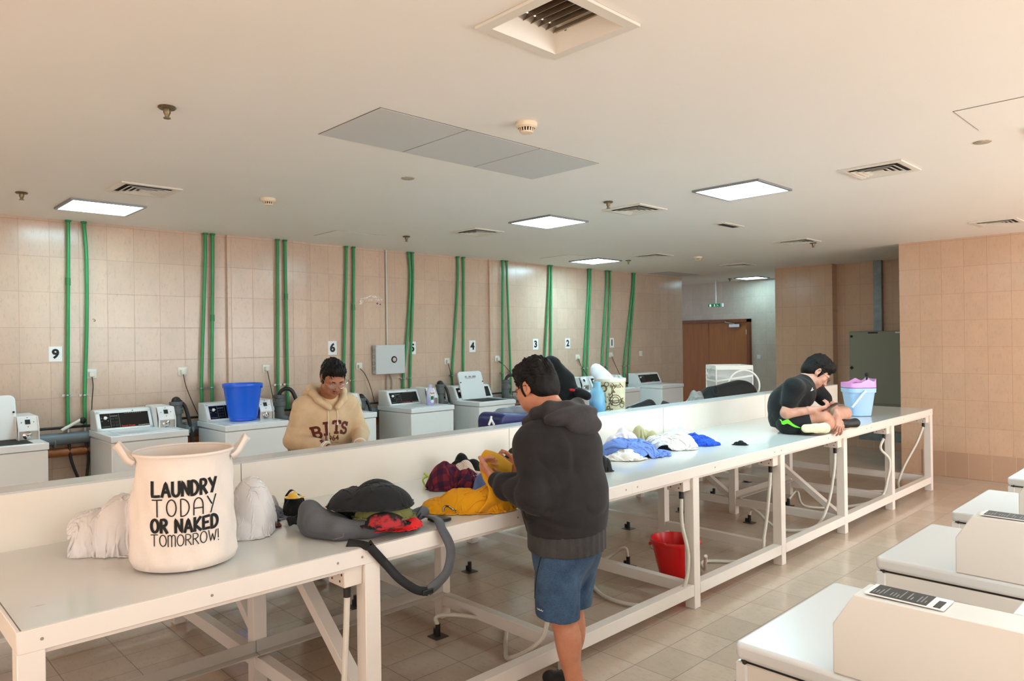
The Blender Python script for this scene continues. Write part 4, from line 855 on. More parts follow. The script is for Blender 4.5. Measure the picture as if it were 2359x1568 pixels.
def face_bits(P, ax, parent, m_lip, glasses=None, S_=1.0):
    l, f, u = [V(x) for x in ax]
    for sgn in (1, -1):
        MB().ball(P(.031*sgn, .0812, .004), .0112*S_, n=18, m=12).build('eyeball', EYEW, parent, True); MB().ball(V(P(.031*sgn, .0812, .004))+(f*.92-u*.12).normalized()*.0078*S_, .0050*S_, n=12, m=8).build('iris', IRIS, parent, True)
        MB().tube([P(.014*sgn, .0985, .0255), P(.024*sgn, .0985, .0295), P(.036*sgn, .0945, .0305), P(.049*sgn, .0845, .0255)], [.0024*S_, .0038*S_, .0036*S_, .0016*S_], 8).build('eyebrow', BROW, parent, True)
    MB().tube([P(-.022, .0935, -.0605), P(-.010, .1005, -.056), P(0, .1005, -.0575), P(.010, .1005, -.056), P(.022, .0935, -.0605)], [.002*S_, .0045*S_, .004*S_, .0045*S_, .002*S_], 8).tube([P(-.018, .0945, -.064), P(0, .100, -.0675), P(.018, .0945, -.064)], [.002*S_, .0055*S_, .002*S_], 8).build('lips', m_lip, parent, True)
    if glasses:
        mg, R, lens, half = glasses; g = MB(); le = MB()
        for sgn in (1, -1):
            ce = V(P(.034*sgn, .112, .004)); fx = (f+l*.15*sgn-u*.08).normalized(); lx = (u.cross(fx)).normalized(); ux = fx.cross(lx)
            pts = [ce+lx*cos(2*pi*k/24)*R*1.1+ux*sin(2*pi*k/24)*R*(.92 if not half else .72) for k in range(25)]
            g.tube(pts, .0011, 6, False); le.add(pts[:24], [list(range(24))])
            g.tube([P(.058*sgn, .105, .010), P(.078*sgn, .085, .014), P(.083*sgn, .0, .018), P(.082*sgn, -.018, .012)], .0014, 6)
        g.tube([P(-.012, .116, .010), P(0, .119, .012), P(.012, .116, .010)], .0012, 6); gl = g.build('eyeglasses', mg, parent, True); le.build('lens', lens, gl)
def hand(F, wrist, fdir, pdir, curls, thumb, sc=1.0, spread=.12, side=1, k=.006):
    """fdir: wrist->knuckles, pdir: palm normal (palm faces pdir), side: +1 thumb on fdir x pdir side; curls: list of 4 (a,b,c) bend angles"""
    fd = np3(V(fdir).normalized()); pn = np3(pdir); pn = pn-fd*(pn @ fd); pn /= np.linalg.norm(pn); th = np.cross(fd, pn)*side; w = np3(wrist)
    kn = []
    for i, (o, ln) in enumerate(zip((.030, .010, -.010, -.028), (.092, .095, .090, .080))): kn.append(w+fd*ln*sc+th*o*sc)
    for q in kn: F.rc(w+(q-w)*.18, q, .0145*sc, .0115*sc, .014, (pn, .9))
    F.ell(w+fd*.05*sc+pn*.004, np.array((.038, .045, .015))*sc, np.stack([th, fd, pn]), .012); F.rc(w-fd*.03*sc, w+fd*.02*sc, .0265*sc, .026*sc, .015, (pn, .78))
    tips = []
    for i, (q, L) in enumerate(zip(kn, ((.042, .026, .021), (.046, .030, .022), (.042, .028, .021), (.033, .021, .019)))):
        a = 0; d0 = fd+th*spread*(1.5-i)*.5; d0 /= np.linalg.norm(d0); p = q; r = .0098*sc*(1 if i < 3 else .88)
        for j in range(3):
            a += rad(curls[i][j]); d = d0*cos(a)+pn*sin(a); e = p+d*L[j]*sc; F.rc(p, e, r*(1-.08*j), r*(.92-.08*j), k); p = e
        tips.append(p)
    b = w+fd*.028*sc+th*.026*sc+pn*.006; t1 = thumb[0]; p = b; F.rc(w+fd*.012*sc+th*.012*sc, b, .018*sc, .0165*sc, .012)
    for j, (L, r) in enumerate(((.040, .0125), (.032, .0108), (.026, .0095))):
        d = fd*thumb[j][0]+th*thumb[j][1]+pn*thumb[j][2]; d /= np.linalg.norm(d); e = p+d*L*sc; F.rc(p, e, r*sc*1.05, r*sc*.93, .007); p = e
    return tips
def vdecal(lines, w, m, name, parent, bvh, d0, step=.01, lift=.003):   # thin line laid on a surface along the line of sight of the photo
    pts = [[at(x, y, d0) for x, y in l] for l in lines]; b = MB()
    for l in pts:
        P = []
        for a, c in zip(l, l[1:]):
            k = max(1, int((c-a).length/step)); P += [a+(c-a)*(i/k) for i in range(k)]
        P.append(l[-1]); Q = []
        for p in P:
            dr = (p-EYE).normalized(); h = bvh.ray_cast(EYE, dr)
            if h[0] is not None: Q.append(h[0]-dr*lift*.3)
        if len(Q) > 1: b.tube(Q, w/2, 6)
    return b.build(name, m, parent, True) if b.f else None
UP = np.array((0, 0, 1.))
def box_of(pts, m): a = np.array(pts); return a.min(0)-m, a.max(0)+m
# ---------------------------------------------------------------- people
def frame(o, fw):
    f = V((*fw, 0)).normalized(); l = V((-f.y, f.x, 0)); o = V(o)
    return (lambda s, t, z: np3(o+l*s+f*t+V((0, 0, z)))), np3(l), np3(f)
GLM = mat('glasses_metal', '#3A3A3C', .25, .9); GLS = mat('glasses_silver', '#C9B9B0', .2, .9); LENS = mat('glasses_lens', '#FFFFFF', .03, alpha=.12, spec=.6)
def croc(q, left, fw, sc=1.0):          # q: ankle point on the ground
    A = Field(q-.2, q+.26, .005); P = lambda s, t, z: q+left*s*sc+fw*t*sc+UP*z
    A.rc(P(0, -.06, .045), P(.0, .08, .05), .040*sc, .044*sc, .02, (UP, .95)); A.rc(P(0, .08, .048), P(.0, .145, .042), .050*sc, .042*sc, .02, (UP, .8)); A.ell(P(0, .0, .075), np.array((.036, .05, .03))*sc, np.stack([left, fw, UP]), .02)
    A.ell(P(0, -.02, .13), np.array((.036, .055, .06)), np.stack([left, fw, UP]), .02, 's'); A.plane(P(0, 0, .004), -UP); return A, P

# --- the man in the dark hoodie in front of the bench
pt = thing('person', 'man in a dark charcoal hoodie and blue shorts standing at the bench folding yellow clothing', 'person', (-2.24, 2.57, 0))
L, lf, fw = frame((-2.24, 2.57, 0), (-1, 0)); SK1 = skin_mat('skin_tan', '#B9775A', '#C98A6C')
hc = L(.0, .235, 1.50); hf = fw*cos(rad(22))-UP*sin(rad(22)); hu = fw*sin(rad(22))+UP*cos(rad(22))
HA, HH, HP, hax = head(hc, hf, hu, 1.06, .0026, L(0, .115, 1.38), .024, jaw=1.12)
aL, aR = L(.045, -.03, .08), L(-.07, .09, .08); kL, kR = L(.075, .03, .49), L(-.075, .10, .49); hL, hR = L(.095, .05, .88), L(-.095, .05, .88)
lo, hi = box_of([L(-.32, -.25, -.01), L(.32, .6, 1.42)], .02); B = Field(lo, hi, .0065)
B.rc(L(0, .05, .93), L(0, .09, 1.22), .165, .17, .05, (fw, .75)).rc(L(.14, .12, 1.26), L(-.14, .12, 1.26), .07, .07, .05).rc(L(0, .12, 1.27), L(0, .17, 1.42), .07, .058, .03)
for a, k, hp in ((aL, kL, hL), (aR, kR, hR)):
    B.rc(hp, k, .092, .064, .04).rc(k, a+UP*.05, .060, .040, .03).ell(k*.62+a*.38-fw*.022, (.055, .055, .115), None, .03).rc(a+UP*.05, a, .040, .036, .02).rc(a-fw*.03-UP*.03, a+fw*.10-UP*.045, .036, .03, .02, (UP, .8)).ell(k+fw*.03, (.045, .045, .05), None, .02)
sh = [L(.145, .12, 1.25), L(.212, .05, 1.02), L(.192, .35, 1.055)]; shr = [L(-.165, .12, 1.25), L(-.25, .15, 1.03), L(-.075, .455, 1.06)]
for c in (sh, shr): B.chain([c[0], c[1], c[2]], [.058, .046, .034], .03)
lo, hi = box_of([L(.195, .35, 1.06), L(.1, .58, 1.2)], .1); H1 = Field(lo, hi, .0026); fd1 = fw*.86+UP*.50; pd1 = -lf*.75+UP*.62-fw*.2
H1.rc(sh[2]-fw*.05, sh[2], .034, .029, .01); hand(H1, sh[2], fd1, pd1, [(62, 55, 30), (66, 58, 30), (72, 60, 30), (78, 62, 32)], [(.75, .65, .1), (.95, .25, .1), (1, .05, .12)], 1.02, side=-1)
lo, hi = box_of([shr[2], shr[2]+fw*.12], .13); H2 = Field(lo, hi, .0026); fd2 = fw*.75+lf*.45+UP*.3
H2.rc(shr[2]-fw*.05, shr[2], .034, .029, .01); hand(H2, shr[2], fd2, lf*.7+UP*.65-fw*.3, [(55, 50, 30), (60, 52, 30), (64, 54, 30), (68, 56, 30)], [(.75, .6, .2), (.95, .25, .15), (1, .05, .15)], 1.0, side=1)
soft('body', [HA, B, H1, H2], SK1, pt); soft('hair', HH, HAIR, pt, 1); face_bits(HP, hax, pt, LIP, (GLM, .026, LENS, False), 1.06)
lo, hi = box_of([L(-.36, -.3, .72), L(.36, .5, 1.55)], .03); Hd = Field(lo, hi, .006)
Hd.rc(L(0, .045, .84), L(0, .06, 1.0), .212, .228, .06, (fw, .80)).rc(L(0, .06, 1.0), L(0, .085, 1.16), .222, .212, .06, (fw, .82)).rc(L(.13, .105, 1.255), L(-.13, .105, 1.255), .098, .098, .07).ell(L(0, .05, 1.22), (.155, .19, .13), np.stack([fw, lf, UP]), .05).rc(L(0, .09, 1.28), L(0, .13, 1.36), .11, .085, .05)
for c, k in ((sh, 1), (shr, 1)):
    Hd.rc(c[0], c[0]*.75+c[1]*.25, .088, .084, .05).rc(c[0]*.8+c[1]*.2, c[1], .084, .072, .012).rc(c[1], c[1]*.35+c[2]*.65, .076, .062, .03).rc(c[1]*.35+c[2]*.65, c[1]*.12+c[2]*.88, .063, .053, .03)
def hood_folds(X):
    w = X-L(0, 0, 0); s, t, z = w @ lf, w @ fw, w[:, 2]; d = .0035*vnoise(X, 16, 3)
    ua = np.exp(-((s-.20)/.10)**2-((z-1.16)/.13)**2); d = d+ua*.011*wrinkle(X, lf*.5+UP*.8+fw*.3, 24, 5)
    fa = np.exp(-((t-.22)/.13)**2)*np.exp(-((z-1.05)/.09)**2); d = d+fa*.011*wrinkle(X, fw*1., 34, 6)
    we = np.exp(-((z-.93)/.09)**2); d = d+we*.011*wrinkle(X, UP+fw*.3, 24, 9)
    d = d+.008*np.exp(-((s-.12)/.03)**2-((z-1.22)/.10)**2)*np.sin(s*60)
    return d
Hd.folds(hood_folds); Hd.plane(L(0, 0, .835), -UP); HD1 = cloth_mat('charcoal_fleece', '#252223', .9, .25, 500, .18)
hd = soft('hoodie', Hd, HD1, pt)
lo, hi = box_of([L(-.26, -.22, 1.24), L(.26, .36, 1.58)], .02); Ho = Field(lo, hi, .005)
Ho.ell(L(-.01, .02, 1.375), (.165, .095, .05), np.stack([lf, fw*.93-UP*.36, fw*.36+UP*.93]), .03); Ho.ell(L(-.03, -.045, 1.335), (.11, .05, .05), np.stack([lf, fw*.8-UP*.6, fw*.6+UP*.8]), .03)
Ho.chain([L(.02, .02, 1.415), L(.10, .06, 1.42), L(.118, .13, 1.39), L(.09, .21, 1.34), L(.03, .25, 1.29)], [.032, .034, .030, .027, .024], .02); Ho.chain([L(.02, .02, 1.415), L(-.10, .06, 1.42), L(-.118, .13, 1.39), L(-.09, .21, 1.34), L(-.03, .25, 1.29)], [.032, .034, .030, .027, .024], .02)
Ho.folds(lambda X: .003*wrinkle(X, lf*.6+UP*.8, 22, 11)+.003*vnoise(X, 24, 2))
soft('hood', Ho, cloth_mat('charcoal_fleece_inside', '#353132', .92, .3, 420, .25), pt)
Cf = []
for c in (sh, shr):
    q = c[2]; p = c[1]*.17+c[2]*.83; lo, hi = box_of([p, q], .09); A = Field(lo, hi, .004); A.rc(p, q, .050, .046, .01); d = q-p; d /= np.linalg.norm(d); A.plane(q-d*.005, d); A.plane(p-d*.02, -d); Cf.append(A)
soft('cuff', Cf[0], mat('ribbed_cuff_black', '#17181A', .9, bump=.5, bscale=120), pt); soft('cuff', Cf[1], mat('ribbed_cuff_black', '#17181A'), pt)
lo, hi = box_of([L(-.24, -.2, .75), L(.24, .3, .87)], .03); Wb = Field(lo, hi, .005); Wb.rc(L(0, .047, .70), L(0, .047, .90), .206, .208, .02, (fw, .82)); Wb.folds(lambda X: .0025*np.sin(X @ (lf+fw*.4)*150)); Wb.plane(L(0, 0, .748), -UP+fw*.05); Wb.plane(L(0, 0, .85), UP); soft('waistband', Wb, cloth_mat('charcoal_rib', '#3A3737', .92, .4, 300, .2), pt)
MB().tube(curve_pts([HP(0, 0, 0)*0+np3(at(x, y, d)) for x, y, d in ((1209, 1135, 3.32), (1204, 1165, 3.30), (1210, 1190, 3.27), (1222, 1205, 3.24))], 6), .004, 6).build('pocket_edge', mat('ribbed_cuff_black', '#17181A'), pt, True)
lo, hi = box_of([L(-.24, -.2, .36), L(.24, .3, .90)], .03); Sf = Field(lo, hi, .0055)
Sf.rc(L(0, .045, .85), L(0, .04, .78), .178, .178, .05, (fw, .86)); Sf.rc(L(.082, .045, .78), L(.088, .035, .42), .112, .106, .05, (lf, .92)); Sf.rc(L(-.082, .055, .78), L(-.075, .085, .42), .110, .094, .05, (lf, .92))
Sf.folds(lambda X: .0035*vnoise(X, 20, 4)+.006*wrinkle(X, lf+fw*.7+UP*.15, 22, 8)*np.clip((.8-X[:, 2])/.2, 0, 1)); Sf.plane(L(0, 0, .448), -UP+fw*.08); Sf.plane(L(0, 0, .84), UP)
so = soft('shorts', Sf, cloth_mat('blue_heather_jersey', '#2E4560', .9, .35, 260, .25, '#4A6585'), pt); sb = bvh_of(so)
vdecal([[(1254, 1263), (1245, 1285), (1237, 1320), (1233, 1360), (1231, 1395), (1230, 1416)]], .005, BLK, 'piping', so, sb, 3.3)
vdecal([[(1238, 1400), (1240, 1404), (1242, 1402), (1244, 1406), (1247, 1404), (1249, 1408), (1251, 1406)]], .003, SIGNW, 'lettering', so, sb, 3.3)
CROC = mat('black_clog_rubber', '#1C1E1E', .55)
for q, nm in ((aL*np.array((1, 1, 0)), 'l'), (aR*np.array((1, 1, 0)), 'r')):
    A, P = croc(q, lf, fw); c = soft('clog', A, CROC, pt); h = MB()
    for a, b in ((-.02, .09), (.02, .09), (-.022, .115), (0, .10), (.022, .115), (0, .13)): h.ball(P(a, b, .087-abs(b-.09)*.35), .006, n=8, m=6)
    h.build('vent_hole', BLK, c, True)

# --- the man in the beige hoodie beyond the bench
pt = thing('person', 'man in a beige lettered hoodie and glasses standing beyond the bench, looking down', 'person', (-5.0, 2.80, 0))
L, lf, fw = frame((-5.0, 2.80, 0), (.985, -.17)); SK2 = skin_mat('skin_brown', '#9A5E43', '#AE7254')
hc = L(.0, .235, 1.475); tl = rad(30); hd2 = np3((V(fw)*cos(tl)-V(UP)*sin(tl))); hu = fw*sin(tl)+UP*cos(tl)
HA, HH, HP, hax = head(hc, hd2, hu, 1.05, .003, L(0, .12, 1.34), .019, jaw=1.04)
sh = [L(.175, .10, 1.255), L(.255, .13, 1.04), L(.13, .43, .985)]; shr = [L(-.175, .10, 1.255), L(-.25, .07, 1.02), L(-.095, .39, .98)]
aL, aR = L(.11, .0, .08), L(-.11, .10, .08)
lo, hi = box_of([L(-.3, -.2, -.01), L(.3, .5, 1.4)], .03); B = Field(lo, hi, .008)
B.rc(L(0, 0, .92), L(0, .07, 1.16), .15, .16, .05, (fw, .72)).rc(L(.14, .11, 1.28), L(-.14, .11, 1.28), .065, .065, .05).rc(L(0, .11, 1.28), L(0, .17, 1.40), .058, .056, .03)
for a, k, hp in ((aL, L(.105, .03, .49), L(.09, 0, .88)), (aR, L(-.105, .06, .49), L(-.09, 0, .88))): B.rc(hp, k, .088, .06, .04).rc(k, a, .056, .036, .03).rc(a, a+fw*.11-UP*.045, .035, .03, .02)
for c in (sh, shr): B.chain(c, [.055, .044, .033], .03)
lo, hi = box_of([sh[2], sh[2]+fw*.15], .12); H1 = Field(lo, hi, .003); H1.rc(sh[2]-fw*.05, sh[2], .033, .028, .01); hand(H1, sh[2], fw*.6-lf*.4-UP*.45, -lf*.6-UP*.5, [(45, 45, 25)]*4, [(.75, .6, .2), (.95, .25, .15), (1, .05, .15)], 1.0, side=-1)
lo, hi = box_of([shr[2], shr[2]+fw*.15], .12); H2 = Field(lo, hi, .003); H2.rc(shr[2]-fw*.05, shr[2], .033, .028, .01); hand(H2, shr[2], fw*.6+lf*.65-UP*.15, -UP*.8+fw*.3, [(30, 35, 20)]*4, [(.75, .6, .2), (.95, .25, .15), (1, .05, .15)], 1.0, side=1)
bo = soft('body', [HA, B, H1, H2], SK2, pt); soft('hair', HH, HAIR, pt, 1); face_bits(HP, hax, pt, LIP, (GLS, .026, LENS, True), 1.05)
MB().tube([HP(-.024, .094, -.049), HP(-.010, .103, -.044), HP(0, .104, -.043), HP(.010, .103, -.044), HP(.024, .094, -.049)], [.001, .0024, .0018, .0024, .001], 8).build('moustache', BROW, pt, True)
lo, hi = box_of([L(-.40, -.28, .74), L(.40, .5, 1.45)], .08); Hd = Field(lo, hi, .006)
Hd.rc(L(0, .02, .80), L(0, .06, 1.02), .18, .195, .05, (fw, .82)).rc(L(0, .06, 1.02), L(0, .09, 1.17), .195, .185, .05, (fw, .78)).rc(L(.13, .10, 1.255), L(-.13, .10, 1.255), .085, .085, .06).rc(L(0, .10, 1.28), L(0, .12, 1.305), .09, .08, .04)
for c in (sh, shr): Hd.rc(c[0], c[1], .084, .066, .05).rc(c[1], c[1]*.3+c[2]*.7, .066, .053, .03).rc(c[1]*.3+c[2]*.7, c[1]*.1+c[2]*.9, .053, .047, .02)
def bf(X):
    w = X-L(0, 0, 0); s, t, z = w @ lf, w @ fw, w[:, 2]; ar = np.exp(-((np.abs(s)-.24)/.09)**2)
    return .003*vnoise(X, 18, 13)+ar*.008*wrinkle(X, UP*.8+fw*.5, 30, 14)+np.exp(-((z-1.0)/.10)**2)*.003*wrinkle(X, UP, 24, 15)
Hd.folds(bf); Hd.plane(L(0, 0, .76), -UP); BEI = cloth_mat('beige_fleece', '#CDAF8C', .9, .25, 420, .08)
hd = soft('hoodie', Hd, BEI, pt); hb = bvh_of(hd)
lo, hi = box_of([L(-.24, -.15, 1.22), L(.24, .32, 1.48)], .02); Ho = Field(lo, hi, .005)
Ho.ell(L(0, .02, 1.355), (.16, .08, .055), np.stack([lf, fw*.9-UP*.43, fw*.43+UP*.9]), .03)
for sg in (1, -1): Ho.chain([L(0, .03, 1.385), L(.10*sg, .06, 1.40), L(.118*sg, .13, 1.37), L(.095*sg, .20, 1.315), L(.03*sg, .245, 1.26)], [.032, .032, .028, .025, .020], .02)
Ho.folds(lambda X: .004*wrinkle(X, lf+UP*.6, 30, 21)); soft('hood', Ho, BEI, pt)
CRD = mat('drawstring_cream', '#E8DCC8', .8)
for sg, z in ((-1, 1.03), (1, 1.15)):
    q = [L(.032*sg, .262, 1.275), L(.036*sg, .275, 1.20), L(.034*sg, .29, z)]; Q = []
    for p in curve_pts([V(x) for x in q], 6):
        h = hb.ray_cast(p+V(fw)*.3, -V(fw)); Q.append((h[0]+V(fw)*.004) if h[0] is not None else p)
    MB().tube(Q, .0038, 8).tube([Q[-1], Q[-1]-V((0, 0, .022))], [.006, .009], 8).build('drawstring', CRD, pt, True)
RED = mat('maroon_print', '#5E1E14', .8); u = V(lf); v = (V(UP)*.98+V(fw)*.0); o = V(L(0, .5, .0))
b = MB(); n0 = [(-.105, 1.078, .082, 12), (-.035, 1.106, .085, 5), (.03, 1.112, .085, -3), (.102, 1.098, .082, -12)]
for ch, (x, z, hh, rot) in zip('BItS', n0):
    R = Matrix.Rotation(rad(rot), 2); lines = [[tuple(R @ (V((p[0]*.062-.03, p[1]*hh-hh/2)).to_2d())) for p in l] for l in GL[ch]]; r = ribbon([[(p[0]+x, p[1]+z) for p in l] for l in lines], .019, .006); b.add(r.v, r.f)
decal(b, o, u, v, hb, .003, 1.0).build('lettering', RED, hd)
b = MB(); tm = text_mb('1964', .056, .02, 0); b.add([(p.x-.01, p.y+1.030, 0) for p in tm.v], tm.f); tm = text_mb('PILANI  GOA  DUBAI', .012, .0, 0); b.add([(p.x-.01, p.y+.996, 0) for p in tm.v], tm.f); decal(b, o, u, v, hb, .003, 1.0).build('lettering', RED, hd)
for c in (sh, shr):
    q = c[2]; p = c[1]*.2+c[2]*.8; lo, hi = box_of([p, q], .08); A = Field(lo, hi, .004); A.rc(p, q, .049, .044, .01); d = q-p; d /= np.linalg.norm(d); A.plane(q-d*.005, d); A.plane(p-d*.02, -d); cu = soft('cuff', A, BEI, pt)
    for k in (.55, .75): MB().ring(p+(q-p)*k, .047, .004, Matrix((V(d).orthogonal().normalized(), V(d).cross(V(d).orthogonal().normalized()), V(d))).transposed(), 24, 6).build('stripe', SIGNW, cu, True)
wr = shr[2]*.9+shr[1]*.1; MB().ring(shr[2], .030, .006, Matrix((V(d).orthogonal().normalized(), V(d).cross(V(d).orthogonal().normalized()), V(d))).transposed(), 20, 6).build('wristband', BLK, pt, True)
lo, hi = box_of([L(-.24, -.2, .06), L(.24, .25, .85)], .03); T = Field(lo, hi, .008); T.rc(L(0, .0, .86), L(0, 0, .78), .17, .17, .04, (fw, .8)).rc(L(.09, 0, .80), L(.11, .02, .11), .105, .075, .05).rc(L(-.09, 0, .80), L(-.11, .08, .11), .105, .075, .05); T.plane(L(0, 0, .10), -UP); T.plane(L(0, 0, .86), UP); soft('trousers', T, cloth_mat('dark_trousers', '#23252B'), pt)
for q in (aL, aR):
    A, P = croc(q*np.array((1, 1, 0)), lf, fw); c = soft('clog', A, CROC, pt); h = MB()
    for a, b2 in ((-.02, .09), (.02, .09), (0, .10), (0, .13)): h.ball(P(a, b2, .087-abs(b2-.09)*.35), .006, n=8, m=6)
    h.build('vent_hole', BLK, c, True)

# --- the man sitting cross-legged on the bench
W3 = lambda x, y, d: np3(at(x, y, d)); seat = W3(1835, 985, 6.22); seat[2] = TZ
pt = thing('person', 'man in a black t-shirt sitting cross-legged on the bench looking at a phone', 'person', seat)
g = np.array((.75, .66, 0)); g /= np.linalg.norm(g); lf = np.array((-g[1], g[0], 0)); SK3 = skin_mat('skin_light_tan', '#BE8670', '#CE9C86')
hc = W3(1880, 858, 6.27); tl = rad(42); hf = g*cos(tl)-UP*sin(tl)-lf*.08; hu = g*sin(tl)+UP*cos(tl)
HA, HH, HP, hax = head(hc, hf, hu, 1.08, .003, W3(1858, 876, 6.27), .027, jaw=.98)
def zfix(p, r): p = p.copy(); p[2] = max(p[2], TZ+r); return p
rS, rE, rW = W3(1828, 893, 6.08), W3(1811, 951, 6.06), W3(1876, 944, 6.02); lS, lE, lW = W3(1872, 890, 6.44), W3(1916, 938, 6.42), W3(1928, 956, 6.10)
rH, rK, rA = zfix(W3(1822, 973, 6.14), .095), W3(1890, 957, 6.06), zfix(W3(1922, 982, 6.12), .06); lH, lK, lA = zfix(W3(1826, 970, 6.36), .095), W3(1944, 952, 6.34), zfix(W3(1900, 986, 6.05), .06)
pel = W3(1815, 966, 6.26); pel[2] = max(pel[2], TZ+.12); ch = W3(1838, 905, 6.26); nb = W3(1856, 878, 6.27); mid = W3(1812, 930, 6.26)
lo, hi = box_of([pel, rK, lK, rA, lA, nb, lE, lS, rE], .16); B = Field(lo, hi, .006)
B.rc(pel, mid, .125, .12, .05, (lf, 1.2)).rc(mid, ch, .12, .125, .05, (lf, 1.2)).rc(rS, lS, .06, .06, .05).rc(ch, nb, .09, .06, .04).rc(nb, hc-hu*.05, .056, .054, .03)
B.chain([rH, rK], [.092, .060], .04).chain([lH, lK], [.092, .060], .04).chain([rK, rA], [.056, .038], .03).chain([lK, lA], [.056, .038], .03)
for k, a in ((rK, rA), (lK, lA)): B.ell(k*.6+a*.4, (.052, .052, .07), None, .03)
B.chain([rS, rE, rW], [.054, .043, .031], .03).chain([lS, lE, lW], [.054, .043, .031], .03)
lo, hi = box_of([rW, rW+g*.16], .12); H1 = Field(lo, hi, .003); H1.rc(rW-g*.05, rW, .032, .027, .01); hand(H1, rW, g*.95+UP*.12, UP*.75+lf*.5-g*.2, [(35, 45, 30), (40, 50, 30), (45, 50, 30), (50, 50, 30)], [(.8, .55, .35), (.9, .1, .5), (.9, -.2, .4)], 1.0, side=-1)
lo, hi = box_of([lW, lW-UP*.14], .10); H2 = Field(lo, hi, .003); wd = lW-lE; wd /= np.linalg.norm(wd); H2.rc(lW-wd*.06, lW, .032, .027, .01); hand(H2, lW, -UP*.85-lf*.25+g*.05, lf*.8-g*.35, [(18, 25, 20), (22, 30, 20), (26, 30, 22), (30, 32, 25)], [(.8, .6, .1), (.95, .25, .1), (1, .05, .12)], 1.0, side=1, spread=.25)
soft('body', [HA, B, H1, H2], SK3, pt); soft('hair', HH, HAIR, pt, 1); face_bits(HP, hax, pt, LIP, (GLM, .026, LENS, False), 1.08)
TS = cloth_mat('black_jersey', '#131415', .85, .2, 500, .2); lo, hi = box_of([pel, nb, rE, lE], .2); T = Field(lo, hi, .0055)
T.rc(pel-g*.01, mid, .150, .142, .05, (lf, 1.25)).rc(mid, ch, .142, .142, .05, (lf, 1.25)).rc(rS, lS, .076, .076, .06).rc(ch, nb, .10, .068, .04)
for s_, e in ((rS, rE), (lS, lE)): T.rc(s_, s_*.42+e*.58, .078, .068, .04)
T.folds(lambda X: .003*vnoise(X, 20, 31)+.006*wrinkle(X, UP*.8+g*.6, 26, 33)*np.clip((ch[2]-X[:, 2])/.15, 0, 1)+.0025*wrinkle(X, UP, 30, 35))
D0 = T.D.copy(); T.plane((0, 0, TZ+.045), -UP); ts = soft('t_shirt', T, TS, pt); tb = bvh_of(ts)
vdecal([[(1872, 893), (1869, 899), (1874, 897), (1868, 900)]], .006, SIGNW, 'chest_logo', ts, tb, 6.1, lift=.006); vdecal([[(1842, 848.5), (1843, 849.5)], [(1845, 848), (1846, 849)]], .004, SIGNW, 'neck_label', ts, tb, 6.1)
lo, hi = box_of([pel, rK, lK, rH, lH], .18); Sf = Field(lo, hi, .0055); rq, lq = rH*.40+rK*.60, lH*.45+lK*.55
Sf.rc(pel, pel+UP*.02, .135, .135, .05, (lf, 1.25)).rc(rH, rq, .112, .094, .05).rc(lH, lq, .112, .09, .05).folds(lambda X: .004*vnoise(X, 24, 41)+.004*wrinkle(X, g, 30, 43)); d = rK-rH; d /= np.linalg.norm(d)
Sf.plane(rq+d*.01, d+g*.15); Sf.plane((0, 0, TZ+.003), -UP); Sf.plane((0, 0, TZ+.22), UP); so = soft('shorts', Sf, cloth_mat('black_sport_shorts', '#17181A', .7, .15, 500, .15), pt); sb = bvh_of(so)
GRN = mat('neon_green_stripe', '#7CF53A', .7)
b = MB()
def qd(px, py):
    p = at(px, py, 6.1); dr = (p-EYE).normalized(); h = sb.ray_cast(EYE, dr); return (h[0]-dr*.003) if h[0] is not None else None
up_ = [(1795, 965.5), (1800, 966), (1802, 970), (1806, 968), (1811, 966), (1816, 965), (1821, 970), (1826, 975), (1832, 979), (1840, 982.5), (1848, 986)]; dn_ = [(1796, 966.5), (1799, 970), (1801, 977), (1806, 978), (1811, 976), (1815, 975.5), (1820, 978), (1826, 981.5), (1832, 984), (1840, 985.5), (1848, 987)]
vs = [(qd(*a), qd(*c)) for a, c in zip(up_, dn_)]; vs = [x for x in vs if x[0] is not None and x[1] is not None]
for (a, c), (e, f2) in zip(vs, vs[1:]): b.add([a, c, f2, e], [(0, 1, 2, 3)])
if b.f: b.build('stripe', GRN, so)
SOLE = mat('worn_cream_sole', '#DCD3B0', .8, var=.12, vscale=30); SHB = mat('black_shoe_upper', '#1A1B1C', .5)
def shoe(heel, toe, updir, nm):
    d = toe-heel; ln = np.linalg.norm(d); d /= ln; u = np3(updir); u = u-d*(u @ d); u /= np.linalg.norm(u); w = np.cross(u, d); lo, hi = box_of([heel, toe], .1); A = Field(lo, hi, .004); Bq = Field(lo, hi, .004)
    for F, hgt, a, c in ((A, .0, 1, .46), (Bq, .030, .9, 1.0)):
        F.rc(heel+d*.035+u*hgt, heel+d*ln*.5+u*hgt, .036*a, .037*a, .01, (u, c)); F.rc(heel+d*ln*.5+u*hgt, toe-d*.045+u*hgt*.8, .037*a, .046*a, .02, (u, c*.95))
    Bq.rc(heel+d*.05+u*.045, heel+d*.10+u*.045, .034, .036, .02); s = soft('shoe', Bq, SHB, pt); soft('sole', A, SOLE, s)
nrm = -V(FWD)*.93+V((0, 0, 1))*.30
shoe(zfix(W3(1846, 987, 5.99), .045), zfix(W3(1913, 985, 5.98), .045), -nrm, 'l')
shoe(zfix(W3(1914, 984, 6.16), .05), zfix(W3(1978, 975, 6.20), .05), nrm*.9+V((0, 0, .25)), 'r')
